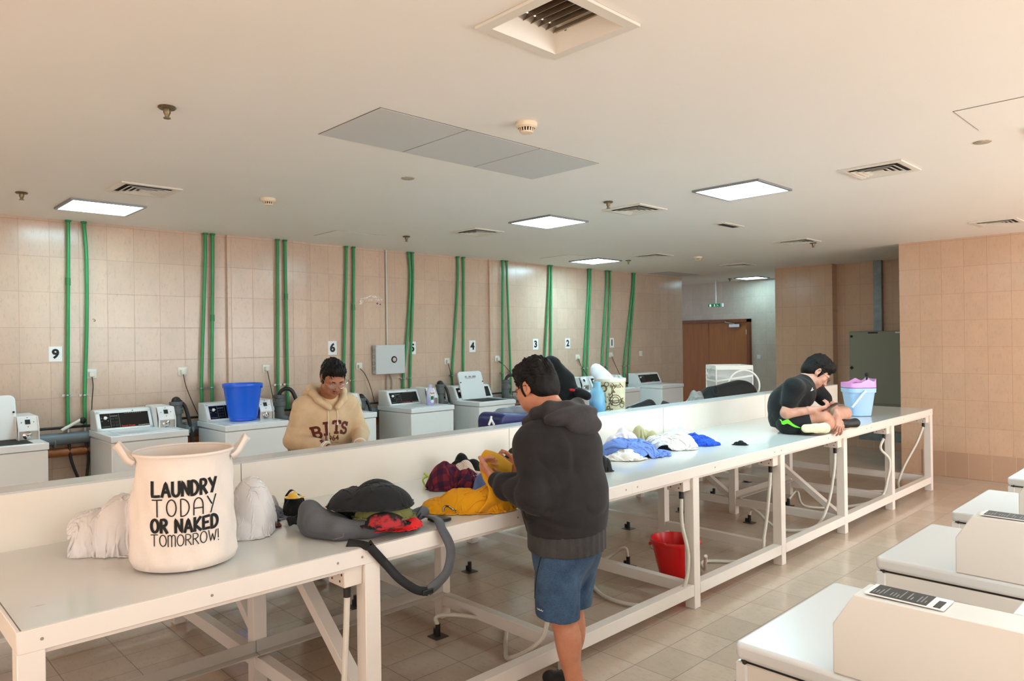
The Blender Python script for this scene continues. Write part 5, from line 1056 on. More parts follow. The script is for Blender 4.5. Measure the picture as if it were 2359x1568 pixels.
# phone
c = V(W3(1911, 937, 6.02)); ph = MB().box(-.075, .075, -.036, .036, -.0045, .0045); a = (V(g)*.90+V((0, 0, 1))*.42).normalized(); bb = V(lf); n_ = a.cross(bb).normalized(); bb = n_.cross(a)
ph.v = [c+a*p.x+bb*p.y+n_*p.z for p in ph.v]; po = ph.build('smartphone', mat('brown_phone_case', '#4A2E26', .45), None, bevel=.003); tag(po, 'smartphone in a brown case held by the man sitting on the bench', 'phone')
s = MB().box(-.070, .070, -.033, .033, .0046, .0052); s.v = [c+a*p.x+bb*p.y+n_*p.z for p in s.v]; s.build('screen', mat('phone_screen', '#0A0B0E', .08), po)
# ---------------------------------------------------------------- laundry: cloth relaxed over mounds
def relax(P, w, h, iters=60, floor=TZ, mounds=(), grav=.004, bend=.05, fric=.75):
    n, m = P.shape[:2]; lw, lh = w/(n-1), h/(m-1); ld = math.hypot(lw, lh); V0 = np.zeros_like(P)
    def sat(A, B, L, k, push=1.0):
        d = B-A; l = np.sqrt((d*d).sum(-1, keepdims=True))+1e-9; f = np.where(l > L, 1., push); c = d*(.5*k*f*(l-L)/l); A += c; B -= c
    for it in range(iters):
        old = P.copy(); P += np.clip(V0*.8, -.02, .02); P[..., 2] -= grav
        for _ in range(3):
            for o in (0, 1):
                e = (n-1-o)//2*2+o; sat(P[o:e:2], P[o+1:e+1:2], lw, 1)
                e = (m-1-o)//2*2+o; sat(P[:, o:e:2], P[:, o+1:e+1:2], lh, 1)
            for o in (0, 1):
                e = (n-1-o)//2*2+o; sat(P[o:e:2, :-1], P[o+1:e+1:2, 1:], ld, .6); sat(P[o:e:2, 1:], P[o+1:e+1:2, :-1], ld, .6)
            for st in (2, 4):
                for o in range(2*st):
                    i = np.concatenate([np.arange(o+q, n-st, 2*st) for q in (0,)])
                    if len(i): A, B = P[i], P[i+st]; sat(A, B, st*lw, bend); P[i], P[i+st] = A, B
                    j = np.arange(o, m-st, 2*st)
                    if len(j): A, B = P[:, j], P[:, j+st]; sat(A, B, st*lh, bend); P[:, j], P[:, j+st] = A, B
            hit = P[..., 2] < floor+.004
            for c, r in mounds:
                q = (P-c)/r; l = np.sqrt((q*q).sum(-1)); k = l < 1
                if k.any(): P[k] = c+(q[k]/(l[k][:, None]+1e-6))*r; hit |= k
            P[..., 2] = np.maximum(P[..., 2], floor+.003)
            P[hit, :2] = P[hit, :2]*(1-fric)+old[hit, :2]*fric
        V0 = P-old
    return P
AXR, AXF = np.array((RGT.x, RGT.y, 0)), np.array((FWD.x, FWD.y, 0)); AXR /= np.linalg.norm(AXR)
def sheet_obj(name, P, m, parent=None, thick=.003, sub=1):
    n, k = P.shape[:2]; b = MB(); b.v = [V(x) for x in P.reshape(-1, 3)]; b.f = [[i*k+j, (i+1)*k+j, (i+1)*k+j+1, i*k+j+1] for i in range(n-1) for j in range(k-1)]
    o = b.build(name, m, parent, True, angle=180); s = o.modifiers.new('thick', 'SOLIDIFY'); s.thickness = thick; s.offset = 0
    if sub: o.modifiers.new('sub', 'SUBSURF').levels = sub; o.modifiers['sub'].render_levels = sub
    return o
def heap(name, label, cat, l, r, yb, yt, dep, m, seed=0, n=46, big=1.75, tilt=0, d=None, floor=TZ, group=None, hk=.8, push=0, wall=True, rough=1.0, back=0, it=42, shape=1.0, mult=1, round_=True, cores=None):
    """a garment heaped on a surface: seen between photo columns l..r and rows yb (front foot)..yt (top)."""
    rs = np.random.RandomState(seed); q = np3(onz((l+r)/2, yb, floor)) if d is None else np3(at((l+r)/2, yb, d)); dd = float(V(q-np3(EYE)).dot(FWD)); c = q+AXF*dep*.5
    w = (r-l)/F_*(dd+dep*.4); dt = dd+dep*.5; hz = 784-.0134*((l+r)/2-1180); ztop = EYE.z-(yt-hz)*dt/F_; h = max(.02, ztop-floor)
    c[2] = floor; mo = []
    nl = 5*mult
    for k in range(nl):
        an, rd = rs.rand()*6.28, .62*rs.rand()**.6; o = AXR*cos(an)*rd*w*.42+AXF*sin(an)*rd*dep*.42; fall = 1-.55*rd*rd; sz = .16+.12*rs.rand()
        mo.append((c+o, np.array((max(.012, w*sz), max(.012, dep*(sz+.05)), max(.008, h*hk*fall*(.7+.3*rs.rand()) if k else h*hk)))))
    if cores: mo = [(c+AXR*a*w+AXF*b*dep, np.array((ru*w, rv*dep, hz_*h))) for a, b, ru, rv, hz_ in cores]
    area_k = big*1.15; W, Hh = w*area_k*1.08, max(dep, w*.55)*area_k*1.15*shape; nx = n; ny = int(np.clip(n*Hh/W, 14, 70))
    u, v = np.meshgrid(np.linspace(-.5, .5, nx), np.linspace(-.5, .5, ny), indexing='ij'); ct, st = cos(tilt), sin(tilt); uu, vv = u*ct-v*st, u*st+v*ct
    rr = np.sqrt(uu*uu+vv*vv)*2; sq = np.minimum(1, .92/np.maximum(rr, .6)) if round_ else 1.0; uu, vv = uu*sq, vv*sq
    def wob(): return sum(np.sin(u*a*6.28+v*b*6.28+ph)/(1+.12*(abs(a)+abs(b))) for a, b, ph in [(rs.randint(-5, 6), rs.randint(-5, 6), rs.rand()*6.28) for _ in range(9)])/5
    k1, k2, k3 = wob(), wob(), wob()
    P = c[None, None]+AXR*((uu*w*.90)[..., None])+AXF*((vv*dep*.90)[..., None]); P[..., 2] = floor+.015+h*.85*np.exp(-(rr*1.15)**2)+h*.5*rough*(.6+k1)*np.exp(-(rr*.9)**2)+rs.normal(size=u.shape)*.002
    P += AXR*((k2*w*.11)[..., None])+AXF*((k3*dep*.11)[..., None])
    R = np.stack([AXR, AXF, np.array((0, 0, 1.))]); Q = P @ R.T; mq = [(a @ R.T, b) for a, b in mo]
    Q = relax(Q, W, Hh, it, floor, mq); P = Q @ R
    if wall: P[..., 0] = np.maximum(P[..., 0], XM+.075)
    if back: P[..., 0] = np.minimum(P[..., 0], back)
    o = sheet_obj(name, P, m); return tag(o, label, cat, group)
def plaid(name, base, c1, c2, s=.035):
    m = bpy.data.materials.new(name); m.use_nodes = True; n = N(m); sp = n.n.new('ShaderNodeSeparateXYZ'); n.link(n.coords('UV'), sp.inputs[0])
    def band(o, f, w): return n.math('GREATER_THAN', n.math('SINE', n.math('MULTIPLY', sp.outputs[o], f)), w)
    a, b = band(0, 2*pi*9, .05), band(1, 2*pi*7, .05); col = n.mix(n.math('MULTIPLY', a, .62), (*lin(base), 1), (*lin(c1), 1)); col = n.mix(n.math('MULTIPLY', b, .62), col, (*lin(c2), 1)); n.set(Base_Color=col, Roughness=.85); n.b.inputs['Specular IOR Level'].default_value = .2; n.bump(n.noise(400, 2, .5, n.coords()), .2, .001); return m
def grid_uv(o, n, k):
    me = o.data; uv = me.uv_layers.new(name='uv'); 
    for lp in me.loops: i = lp.vertex_index; uv.data[lp.index].uv = ((i//k)/(n-1), (i % k)/(k-1))
CB = cloth_mat('black_cotton', '#101112', .88, .2, 450, .2); CW = cloth_mat('white_cotton', '#E9E5DF', .85, .15, 400, .03); CLB = cloth_mat('pale_blue_cotton', '#6F8FD6', .8, .15, 400, .06); CRB = cloth_mat('royal_blue_jersey', '#1D4FC0', .8, .2, 350, .08)
CKH = cloth_mat('pale_khaki_cotton', '#B5AE86', .85, .2, 300, .06); CDR = cloth_mat('dark_red_cotton', '#55090C', .88, .2, 350, .12); CGY = cloth_mat('mottled_grey_knit', '#4C4C56', .9, .5, 130, .5, '#9A9AA6'); CLG = cloth_mat('light_grey_cotton', '#B9B2AC', .88, .2, 300, .06)
CCR = cloth_mat('cream_cotton', '#E8D6C4', .88, .2, 300, .04); COL = cloth_mat('olive_cotton', '#6B6A3A', .85, .2, 350, .08); CRD2 = cloth_mat('bright_red_jersey', '#D8201E', .8, .15, 350, .06); CDN = cloth_mat('denim_blue', '#5E75A6', .85, .3, 250, .15); CYL = cloth_mat('mustard_fleece', '#D79510', .9, .2, 420, .06)
def yw_mat():
    m = bpy.data.materials.new('yellow_white_cloth'); m.use_nodes = True; n = N(m); f = n.noise(26, 2, .5, n.coords()); n.set(Base_Color=n.ramp(f, [(.44, lin('#E5DFD6')), (.52, lin('#F1C24A')), (.8, lin('#F3B93A'))]), Roughness=.85); return m
def cord_mat():
    m = bpy.data.materials.new('cream_corduroy'); m.use_nodes = True; n = N(m); sp = n.n.new('ShaderNodeSeparateXYZ'); n.link(n.coords('UV'), sp.inputs[0]); w = n.math('SINE', n.math('MULTIPLY', sp.outputs[0], 2*pi*44)); n.set(Base_Color=n.ramp(w, [(.0, lin('#BFA99C')), (.6, lin('#E3D2C6'))]), Roughness=.9); n.bump(w, .4, .003); return m
heap('garment', 'crumpled black garment lying against the middle board right of the plastic bag', 'clothes', 622, 722, 1193, 1114, .20, CB, 1)
heap('garment', 'small yellow and white cloth on top of the black garment', 'clothes', 650, 694, 1166, 1126, .07, yw_mat(), 2, 26, 1.3, d=3.40, floor=TZ+.09, wall=False)
heap('garment', 'mottled grey garment beside the white plastic bag', 'clothes', 582, 664, 1200, 1150, .16, CGY, 3)
heap('garment', 'small light grey cloth behind the mottled grey garment', 'clothes', 598, 634, 1182, 1130, .09, CLG, 4, 26)
heap('garment', 'black cloth between the mottled grey and the dark red garment', 'clothes', 566, 634, 1208, 1168, .12, CB, 5, 34)
heap('garment', 'dark red garment in front of the mottled grey one', 'clothes', 574, 636, 1219, 1188, .10, CDR, 6, 34)
heap('sock', 'balled black sock at the foot of the white plastic bag', 'sock', 563, 614, 1237, 1208, .09, CB, 7, 30, 1.4)
heap('garment', 'cream cloth tucked beside the grey backpack', 'clothes', 718, 762, 1196, 1154, .10, CCR, 8, 30)
P1 = heap('garment', 'red and navy plaid shirt crumpled behind the yellow hoodie', 'clothes', 980, 1110, 1132, 1058, .20, plaid('red_navy_plaid', '#7A2A36', '#1B1A33', '#1C1C3A'), 9, 56, 1.6, cores=[(-.2, 0, .28, .4, .9), (.2, 0, .25, .4, .7), (0, .1, .3, .4, .8)])
k = len(P1.data.vertices)//56; grid_uv(P1, 56, k)
P2 = heap('garment', 'cream corduroy garment on the plaid shirt', 'clothes', 1030, 1112, 1098, 1050, .16, cord_mat(), 10, 44, 1.5, floor=TZ+.07, tilt=.5); grid_uv(P2, 44, len(P2.data.vertices)//44)
heap('garment', 'black garment heaped behind the cream corduroy', 'clothes', 1010, 1120, 1108, 1024, .18, CB, 17, 54, 1.6, hk=.75)
heap('garment', 'black garment behind the hands holding yellow cloth', 'clothes', 1138, 1212, 1092, 1032, .16, CB, 12, 40)
heap('garment', 'blue denim cloth below the hand of the man in the dark hoodie', 'clothes', 1084, 1136, 1138, 1086, .10, CDN, 13, 30, 1.5, cores=[(0, 0, .4, .4, .95)])
heap('garment', 'dark olive garment leaning on the middle board beside the dark hoodie', 'clothes', 1160, 1232, 1078, 1000, .10, cloth_mat('dark_olive_cloth', '#35352C'), 14, 36, 1.5, cores=[(.1, .2, .35, .5, .95), (-.2, 0, .25, .4, .6)])
tag(MB().tube(curve_pts([at(979, 1118, 4.12), at(974, 1105, 4.12), at(984, 1096, 4.14), at(977, 1090, 4.15), at(988, 1100, 4.13), at(984, 1112, 4.11), at(989, 1120, 4.10)], 6), .005, 8).build('cord', mat('lime_cord', '#A9C22C', .7), None, True), 'lime green cord beside the plaid shirt', 'cord')
heap('garment', 'large pale blue shirt spread right of the man in the dark hoodie', 'clothes', 1388, 1556, 1057, 984, .42, CLB, 20, 72, 1.7, hk=.62, mult=2, tilt=.3)
heap('garment', 'white cloth in front of the pale blue shirt beside the dark hoodie', 'clothes', 1384, 1490, 1062, 1020, .20, CW, 21, 48, hk=.6)
heap('garment', 'white cloth at the back left of the pale blue shirt', 'clothes', 1392, 1478, 1036, 970, .16, cloth_mat('lilac_white', '#E3DCE2', .85, .15, 400, .03), 22, 44)
heap('garment', 'pale khaki garment against the middle board', 'clothes', 1458, 1528, 1021, 967, .13, CKH, 23, 40)
heap('garment', 'large white shirt right of the pale blue shirt', 'clothes', 1492, 1614, 1038, 978, .34, CW, 24, 60, 1.7, hk=.65, mult=2)
heap('garment', 'white cloth behind the large white shirt', 'clothes', 1536, 1604, 1007, 970, .14, cloth_mat('grey_white', '#DAD8D2', .85, .15, 400, .03), 25, 40)
heap('garment', 'royal blue garment right of the white shirt', 'clothes', 1568, 1664, 1028, 984, .26, CRB, 26, 54, 1.8, hk=.6, mult=2, tilt=-.4)
heap('garment', 'small white cloth under the right end of the royal blue garment', 'clothes', 1628, 1660, 1019, 1002, .10, CW, 27, 26, 1.3)
heap('sock', 'small black sock lying alone on the bench left of the sitting man', 'sock', 1690, 1726, 1026, 1010, .07, CB, 28, 28, 1.2)
heap('garment', 'black strap-like garment peeking out right of the dark hoodie', 'clothes', 1376, 1416, 1088, 1044, .12, cloth_mat('black_velvet', '#0A0A0C', .6), 29, 34, 1.5, cores=[(-.1, 0, .35, .4, .9), (.15, 0, .25, .3, .75)])

# mustard hoodie: the body lying on the bench and the end lifted by the hands
yh = thing('hoodie', 'mustard yellow hoodie on the bench, one end lifted by the man in the dark hoodie', 'clothes', onz(1070, 1165, TZ))
def part_of(o, t):
    for k_ in ('label', 'category'): del o[k_]
    Mi = parent_matrix(t).inverted(); o.data.transform(Mi); o.parent = t; return o
yb0 = part_of(heap('body', 'x', 'x', 956, 1186, 1186, 1116, .22, CYL, 53, 84, 1.42, hk=.9, cores=[(-.30, 0, .16, .35, .45), (-.05, .0, .25, .4, .85), (.25, .05, .22, .4, .95), (.1, -.1, .2, .3, .8)], rough=.7), yh); yb_ = bvh_of(yb0)
rows_ = [[(1100, 1180, 3.42), (1128, 1174, 3.46), (1155, 1166, 3.50), (1178, 1156, 3.56)], [(1118, 1158, 3.42), (1138, 1150, 3.44), (1160, 1142, 3.48), (1184, 1132, 3.56)], [(1126, 1128, 3.44), (1140, 1126, 3.46), (1156, 1124, 3.50), (1174, 1116, 3.58)],
         [(1112, 1098, 3.51), (1126, 1100, 3.52), (1144, 1102, 3.58), (1164, 1104, 3.66)], [(1104, 1072, 3.58), (1122, 1078, 3.58), (1148, 1086, 3.62), (1172, 1092, 3.70)], [(1107, 1052, 3.62), (1124, 1058, 3.60), (1150, 1070, 3.64), (1178, 1086, 3.72)],
         [(1116, 1038, 3.66), (1136, 1044, 3.66), (1158, 1056, 3.70), (1180, 1072, 3.76)], [(1124, 1044, 3.74), (1142, 1048, 3.74), (1162, 1060, 3.78), (1184, 1078, 3.82)], [(1122, 1070, 3.78), (1140, 1074, 3.78), (1160, 1084, 3.82), (1180, 1096, 3.86)]]
cols = [curve_pts([at(*p) for p in r_], 8) for r_ in rows_]; cols = [curve_pts([cols[i][j] for i in range(len(cols))], 7) for j in range(len(cols[0]))]
PP_ = np.array([[np3(p) for p in c_] for c_ in cols]); sh_ = PP_.reshape(-1, 3); PP_ = PP_+(np3(FWD)*((.006*wrinkle(sh_, AXR*.9+UP*.3, 38, 55)+.004*vnoise(sh_, 30, 56)).reshape(PP_.shape[:2]+(1,)))); PP_[..., 2] = np.maximum(PP_[..., 2], TZ+.008)
sheet_obj('raised_end', PP_, CYL, yh, .012)
P = [at(1031+dx, 1170+dy, 3.3) for dx, dy in ((-10, 6), (-9, -1), (-4, -5), (3, -4), (9, 0), (15, 4), (20, 7))]; Q = []
for p in P:
    h_ = yb_.ray_cast(EYE, (p-EYE).normalized())
    if h_[0] is not None: Q.append(h_[0]-(p-EYE).normalized()*.003)
if len(Q) > 2: MB().tube(Q, .0045, 6).build('patch_outline', BLK, yh, True); MB().tube([q-(q-EYE).normalized()*.002 for q in Q], .0026, 6).build('patch_trim', SIGNW, yh, True)
# ---------------------------------------------------------------- canvas laundry basket with lettering
CAN = cloth_mat('cream_canvas', '#E4D6CB', .9, .3, 330, .03); bc = V((-2.855, 1.01, TZ))
t = thing('laundry_basket', 'tall cream canvas laundry basket with black lettering standing on the bench', 'laundry basket', bc)
BS = .905
prof = [(.0, .003), (.17, .003), (.198, .012), (.207, .04), (.205, .12), (.200, .22), (.192, .32), (.185, .38), (.186, .40), (.193, .418), (.197, .425)]
inn = [(.189, .425), (.183, .40), (.188, .30), (.198, .12), (.19, .02), (.0, .015)]
prof = [(r*BS, z) for r, z in prof]; inn = [(r*BS, z) for r, z in inn]; b = MB(); n = 72
def wob(p, i):
    a = math.atan2(p.y-bc.y, p.x-bc.x); z = p.z-bc.z; k = .006*sin(3*a+z*9)+.004*sin(7*a-z*21+1)+.003*sin(13*a+z*30); k *= min(1, max(0, (z-.005)/.05))*min(1, max(0, (.40-z)/.08)); r = V((p.x-bc.x, p.y-bc.y, 0)); L_ = r.length
    return p+r*(k/(L_+1e-6)) if L_ > .02 else p
dense = []
for (r0, z0), (r1, z1) in zip(prof+inn, (prof+inn)[1:]):
    m_ = max(1, int(math.hypot(r1-r0, z1-z0)/.02)); dense += [(r0+(r1-r0)*i/m_, z0+(z1-z0)*i/m_) for i in range(m_)]
dense.append(inn[-1]); b.lathe(dense, bc, n); b.v = [wob(p, 0) for p in b.v]; bk = b.build('body', CAN, t, True, angle=60)
MB().ring(bc+V((0, 0, .425)), .194*BS, .006, None, 64, 8).build('rim', CAN, t, True)
toc = (V((EYE.x-bc.x, EYE.y-bc.y, 0))).normalized(); ux = V((-toc.y, toc.x, 0)); bb = bvh_of(bk)
for sg in (1, -1):
    s0 = bc+ux*sg*.188+V((0, 0, .385)); s0 = bc+ux*sg*.168+V((0, 0, .392)); P = curve_pts([s0+toc*.05, s0+ux*sg*.024+V((0, 0, .018))+toc*.045, s0+ux*sg*.050+V((0, 0, .060))+toc*.03, s0+ux*sg*.057+V((0, 0, .068))-toc*.005, s0+ux*sg*.035+V((0, 0, .035))-toc*.05, s0-toc*.07+ux*sg*-.01], 7)
    h = MB(); vs = []
    for i, p in enumerate(P):
        d = (P[min(i+1, len(P)-1)]-P[max(0, i-1)]).normalized(); w_ = d.cross(ux*sg*.6+V((0, 0, .8))).normalized() if False else (toc*.5+V((0, 0, 1))*.35+ux*sg*-.3); w_ = (w_-d*w_.dot(d)).normalized(); vs += [p+w_*.017, p-w_*.017]
    h.add(vs, [(2*i, 2*i+1, 2*i+3, 2*i+2) for i in range(len(P)-1)]); o = h.build('handle', CAN, t, True, angle=180); s = o.modifiers.new('s', 'SOLIDIFY'); s.thickness = .005; s.offset = 0
INK = mat('black_ink', '#141414', .85)
rows = [('LAUNDRY', .285, .050, .212, .0100, .36), ('TODaY', .213, .060, .212, .0042, .42), ('OR NAKED', .156, .046, .220, .0098, .36), ('TOMORROW!', .107, .040, .224, .0032, .24)]
for word, z, hh, wd, sw, gap in rows: decal(ribbon(stroke_word(word, -wd/2, z, hh, wd, sw, gap), sw, .006), bc, ux, (0, 0, 1), bb, .0025, 1.2).build('lettering', INK, t)

# ---------------------------------------------------------------- plastic bags
def film(name, c, alpha, rough=.25):
    m = mat(name, c, rough, alpha=alpha, bump=.25, bscale=40, spec=.5); m.node_tree.nodes['Principled BSDF'].inputs['Subsurface Weight'].default_value = .0; return m
PBAG = film('white_plastic_film', '#E4DEDC', .86); Z0 = TZ
def pbag(name, label, prims, seed, clip=True, mt=PBAG, par=None):
    pts = [p for pr in prims for p in (pr[0], pr[1])]; lo, hi = box_of(pts, .15); A = Field(lo, hi, .006)
    for p, q, r0, r1, sq in prims: A.rc(p, q, r0, r1, .08, sq)
    A.folds(lambda X: .006*wrinkle(X, UP*.7+AXR*.7, 22, seed)+.005*wrinkle(X, UP*-.5+AXR*.8+AXF*.3, 30, seed+1)+.002*vnoise(X, 60, seed+2))
    if clip: A.plane((0, 0, TZ+.002), -UP)
    A.plane((XM+.068, 0, 0), (-1, 0, 0)) if clip else None
    o = soft(name, A, mt, par, 1); return tag(o, label, 'plastic bag') if par is None else o
PBAG = film('white_plastic_film', '#E6E2E2', .90, .22)
p1 = heap('plastic_bag', 'slumped translucent white plastic bag left of the canvas laundry basket', 'plastic bag', 112, 352, 1288, 1096, .26, PBAG, 61, 90, 1.5, rough=.4, it=34, cores=[(-.22, 0, .24, .48, .55), (.03, .05, .28, .5, .74), (.26, .1, .24, .46, .94), (-.34, .0, .14, .38, .52)]); pb = bvh_of(p1)
p2 = heap('plastic_bag', 'white plastic carrier bag standing behind the right side of the canvas laundry basket', 'plastic bag', 474, 616, 1247, 1092, .22, PBAG, 66, 76, 1.5, rough=.5, it=34, cores=[(.0, 0, .42, .45, .42), (.05, .15, .40, .40, .93), (.1, .05, .36, .4, .75)]); pb2 = bvh_of(p2)
vdecal([[(164, 1205), (170, 1199), (173, 1204)], [(170, 1208), (175, 1207), (178, 1212)], [(169, 1212), (172, 1217), (177, 1215), (175, 1210)]], .003, BLK, 'scribble', p1, pb, 2.8, .006)
vdecal([[(574, 1097), (571, 1106)], [(578, 1098), (573, 1116)], [(583, 1100), (579, 1115)]], .0016, PGREY, 'small_print', p2, pb2, 3.0, .006)

# ---------------------------------------------------------------- grey backpack with the clothes in it
BG = cloth_mat('grey_nylon', '#55565A', .75, .3, 380, .08); WEB = mat('black_webbing', '#17181A', .75, bump=.4, bscale=160)
bt = thing('backpack', 'grey backpack lying open, stuffed with clothes, strap hanging over the bench edge', 'bag', (-2.80, 1.76, TZ))
lo, hi = box_of([(-3.05, 1.42, TZ-.01), (-2.58, 2.08, TZ+.22)], .02); A = Field(lo, hi, .005); E3 = np.eye(3)
A.ell((-2.80, 1.76, TZ+.025), (.19, .27, .035), E3, .03).ell((-2.82, 1.575, TZ+.055), (.13, .09, .06), E3, .05).chain([(-2.93, 1.56, TZ+.10), (-2.85, 1.53, TZ+.105), (-2.76, 1.515, TZ+.075), (-2.67, 1.56, TZ+.05), (-2.62, 1.68, TZ+.038), (-2.615, 1.85, TZ+.038), (-2.66, 2.00, TZ+.045)], [.03, .032, .036, .034, .033, .032, .026], .04)
A.ell((-2.82, 1.79, TZ+.12), (.14, .20, .08), E3, .03, 's'); A.folds(lambda X: .004*wrinkle(X, (.3, .9, .2), 26, 71)+.003*vnoise(X, 24, 72)); A.plane((0, 0, TZ+.002), -UP); bo_ = soft('body', A, BG, bt); bgb = bvh_of(bo_)
vdecal([[(880, 1245), (920, 1238), (945, 1228), (955, 1216)]], .009, WEB, 'zip', bt, bgb, 2.9); vdecal([[(766, 1258), (766, 1243), (790, 1236), (792, 1228)]], .0018, PGREY, 'seam', bt, bgb, 2.9)
def strap(pts, w, m, name, parent, nrm=None, th=.004, n=8, wv=None):
    P = curve_pts(pts, n); vs = []; prev = None
    for i, p in enumerate(P):
        d = (P[min(i+1, len(P)-1)]-P[max(0, i-1)]).normalized(); nn = V(nrm(p)) if nrm else V((1, 0, .3)); s_ = d.cross(nn) if wv is None else V(wv)-d*d.dot(V(wv)); s_ = s_.normalized() if s_.length > 1e-4 else prev
        if prev is not None and s_.dot(prev) < 0: s_ = -s_
        prev = s_; vs += [p+s_*w/2, p-s_*w/2]
    b = MB().add(vs, [(2*i, 2*i+1, 2*i+3, 2*i+2) for i in range(len(P)-1)]); o = b.build(name, m, parent, True, angle=180); s = o.modifiers.new('s', 'SOLIDIFY'); s.thickness = th; s.offset = 0; return o
T1 = lambda x, y, z=TZ+.006: onz(x, y, z)
E1 = XF+.012
nz = lambda p: (0, 0, 1) if p.x < XF-.02 else (1, 0, .15)
strap([T1(800, 1250, TZ+.012), T1(835, 1254, TZ+.007), T1(852, 1260, TZ+.010), V((XF-.01, T1(860, 1262).y+.01, TZ+.012)), V((XF+.010, T1(866, 1266).y+.02, TZ-.004)), onx(890, 1300, E1), V((-2.462, 1.721, .764)), V((-2.455, 1.80, .70)), V((-2.45, 1.862, .676))], .036, WEB, 'strap', bt, None, wv=(0, .85, .5))
strap([V((-2.70, 1.95, TZ+.03)), V((-2.62, 1.985, TZ+.035)), V((-2.54, 1.985, TZ+.034)), V((-2.483, 1.965, TZ+.006)), V((-2.455, 1.99, .833)), V((-2.45, 1.969, .746)), V((-2.45, 1.92, .705)), V((-2.45, 1.862, .68))], .046, BG, 'padded_strap', bt, None, .007, wv=(0, 1, -.15))
bq = V((-2.45, 1.858, .677)); MB().box(bq.x-.006, bq.x+.008, bq.y-.028, bq.y+.028, bq.z-.012, bq.z+.012).build('buckle', mat('black_plastic', '#141414', .35), bt, bevel=.004)
strap([T1(728, 1195, TZ+.02), T1(700, 1194, TZ+.012), T1(675, 1203, TZ+.008), T1(664, 1203, TZ+.02), T1(668, 1197, TZ+.035), T1(690, 1201, TZ+.025), T1(722, 1192, TZ+.03)], .028, WEB, 'strap_loop', bt, None, wv=(-.3, -.2, 1))
strap([T1(955, 1205, TZ+.02), T1(965, 1190, TZ+.04), T1(968, 1172, TZ+.05), T1(962, 1180, TZ+.09)], .034, WEB, 'side_strap', bt, None, wv=(.5, .2, .8))
MB().box(-2.66, -2.58, 2.02, 2.10, TZ+.002, TZ+.016).build('buckle', mat('black_plastic', '#141414', .35), bt, bevel=.004)
def layer(label, prims, m, seed, k=.05, amp=1, name='garment', par=None):
    pts = [p for pr in prims for p in (np.array(pr[0])-np.array(pr[1]), np.array(pr[0])+np.array(pr[1]))]; lo, hi = box_of(pts, .03); A = Field(lo, hi, .0045)
    for c, r in prims: A.ell(c, r, E3, k)
    A.folds(lambda X: amp*(.006*wrinkle(X, (.4, .3, .85), 30, seed)+.004*wrinkle(X, (.2, .95, .1), 24, seed+3)+.003*vnoise(X, 24, seed+1))); o = soft(name, A, m, par); return tag(o, label, 'clothes') if par is None else o
TD = cloth_mat('red_black_tie_dye', '#160C0D', .85, .2, 300, .1)
def tie_mat():
    m = bpy.data.materials.new('black_red_tie_dye'); m.use_nodes = True; n = N(m); f = n.noise(16, 3, .6, n.coords()); n.set(Base_Color=n.ramp(f, [(.50, lin('#131214')), (.60, lin('#A8262A'))]), Roughness=.85); return m
heap('garment', 'bright red garment folded at the bottom of the clothes in the grey backpack', 'clothes', 792, 958, 1228, 1182, .20, CRD2, 81, 56, 1.25, floor=TZ+.025, rough=.5, cores=[(-.2, 0, .3, .45, .8), (.2, .1, .3, .45, .9)])
heap('garment', 'dark blue garment between the red one and the grey backpack', 'clothes', 862, 962, 1226, 1196, .16, cloth_mat('navy_jersey', '#17182C'), 82, 34, 1.2, floor=TZ+.02, rough=.5)
heap('garment', 'black garment at the left of the clothes in the grey backpack', 'clothes', 740, 862, 1218, 1150, .24, cloth_mat('soft_black_jersey', '#0E0E10', .9), 83, 50, 1.35, floor=TZ+.03, cores=[(0, 0, .42, .45, .9), (.3, .1, .25, .4, .7)])
heap('garment', 'black and red tie-dyed garment on the red one', 'clothes', 820, 936, 1221, 1172, .20, tie_mat(), 84, 46, 1.3, floor=TZ+.055, cores=[(0, 0, .42, .45, .9)], rough=.6)
heap('garment', 'olive green garment near the top of the clothes in the grey backpack', 'clothes', 800, 948, 1202, 1142, .20, COL, 86, 56, 1.35, floor=TZ+.075, cores=[(.05, 0, .40, .45, .9), (-.25, 0, .2, .3, .6)], rough=.7)
tsh = heap('t_shirt', 'black printed t-shirt lying on top of the clothes in the grey backpack', 'clothes', 742, 938, 1180, 1106, .26, cloth_mat('washed_black_jersey', '#18191B', .85, .2, 450, .15), 88, 70, 1.25, floor=TZ+.115, cores=[(.1, 0, .40, .48, .85), (-.2, 0, .3, .45, .7), (.05, .2, .3, .3, .95)], rough=.4); tb2 = bvh_of(tsh)
sc = [[(812+x, 1172+y) for x, y in l] for l in [[(0, 0), (6, -7), (13, -11), (11, -4), (4, 0), (0, 0)], [(3, -16), (8, -18), (8, -12), (3, -16)]]]
def loop(cx, cy, rx, ry, n=12): return [(cx+rx*cos(2*pi*i/n), cy+ry*sin(2*pi*i/n)) for i in range(n+1)]
vdecal(sc+[loop(823, 1156, 7, 6), loop(841, 1137, 6, 4), loop(848, 1134, 4, 4), [(818, 1142), (826, 1137), (834, 1139)], [(852, 1131), (860, 1127), (866, 1124)], loop(880, 1132, 5, 5), loop(891, 1131, 5, 5), loop(885, 1125, 5, 4), [(861, 1124), (868, 1122), (876, 1126)], [(900, 1127), (908, 1131), (914, 1137), (915, 1142)], [(899, 1136), (902, 1142)], [(856, 1156), (860, 1146), (864, 1150), (874, 1149), (866, 1154)], [(886, 1151), (892, 1146), (898, 1150), (906, 1147)], [(912, 1146), (918, 1143)]], .0042, SIGNW, 'print', tsh, tb2, 3.1, .006, .004)
vdecal([loop(897, 1168, 3, 2.6, 8), loop(911, 1171, 1.6, 2.4, 8)], .005, BLK, 'button', tsh, tb2, 3.1, .006, .006)

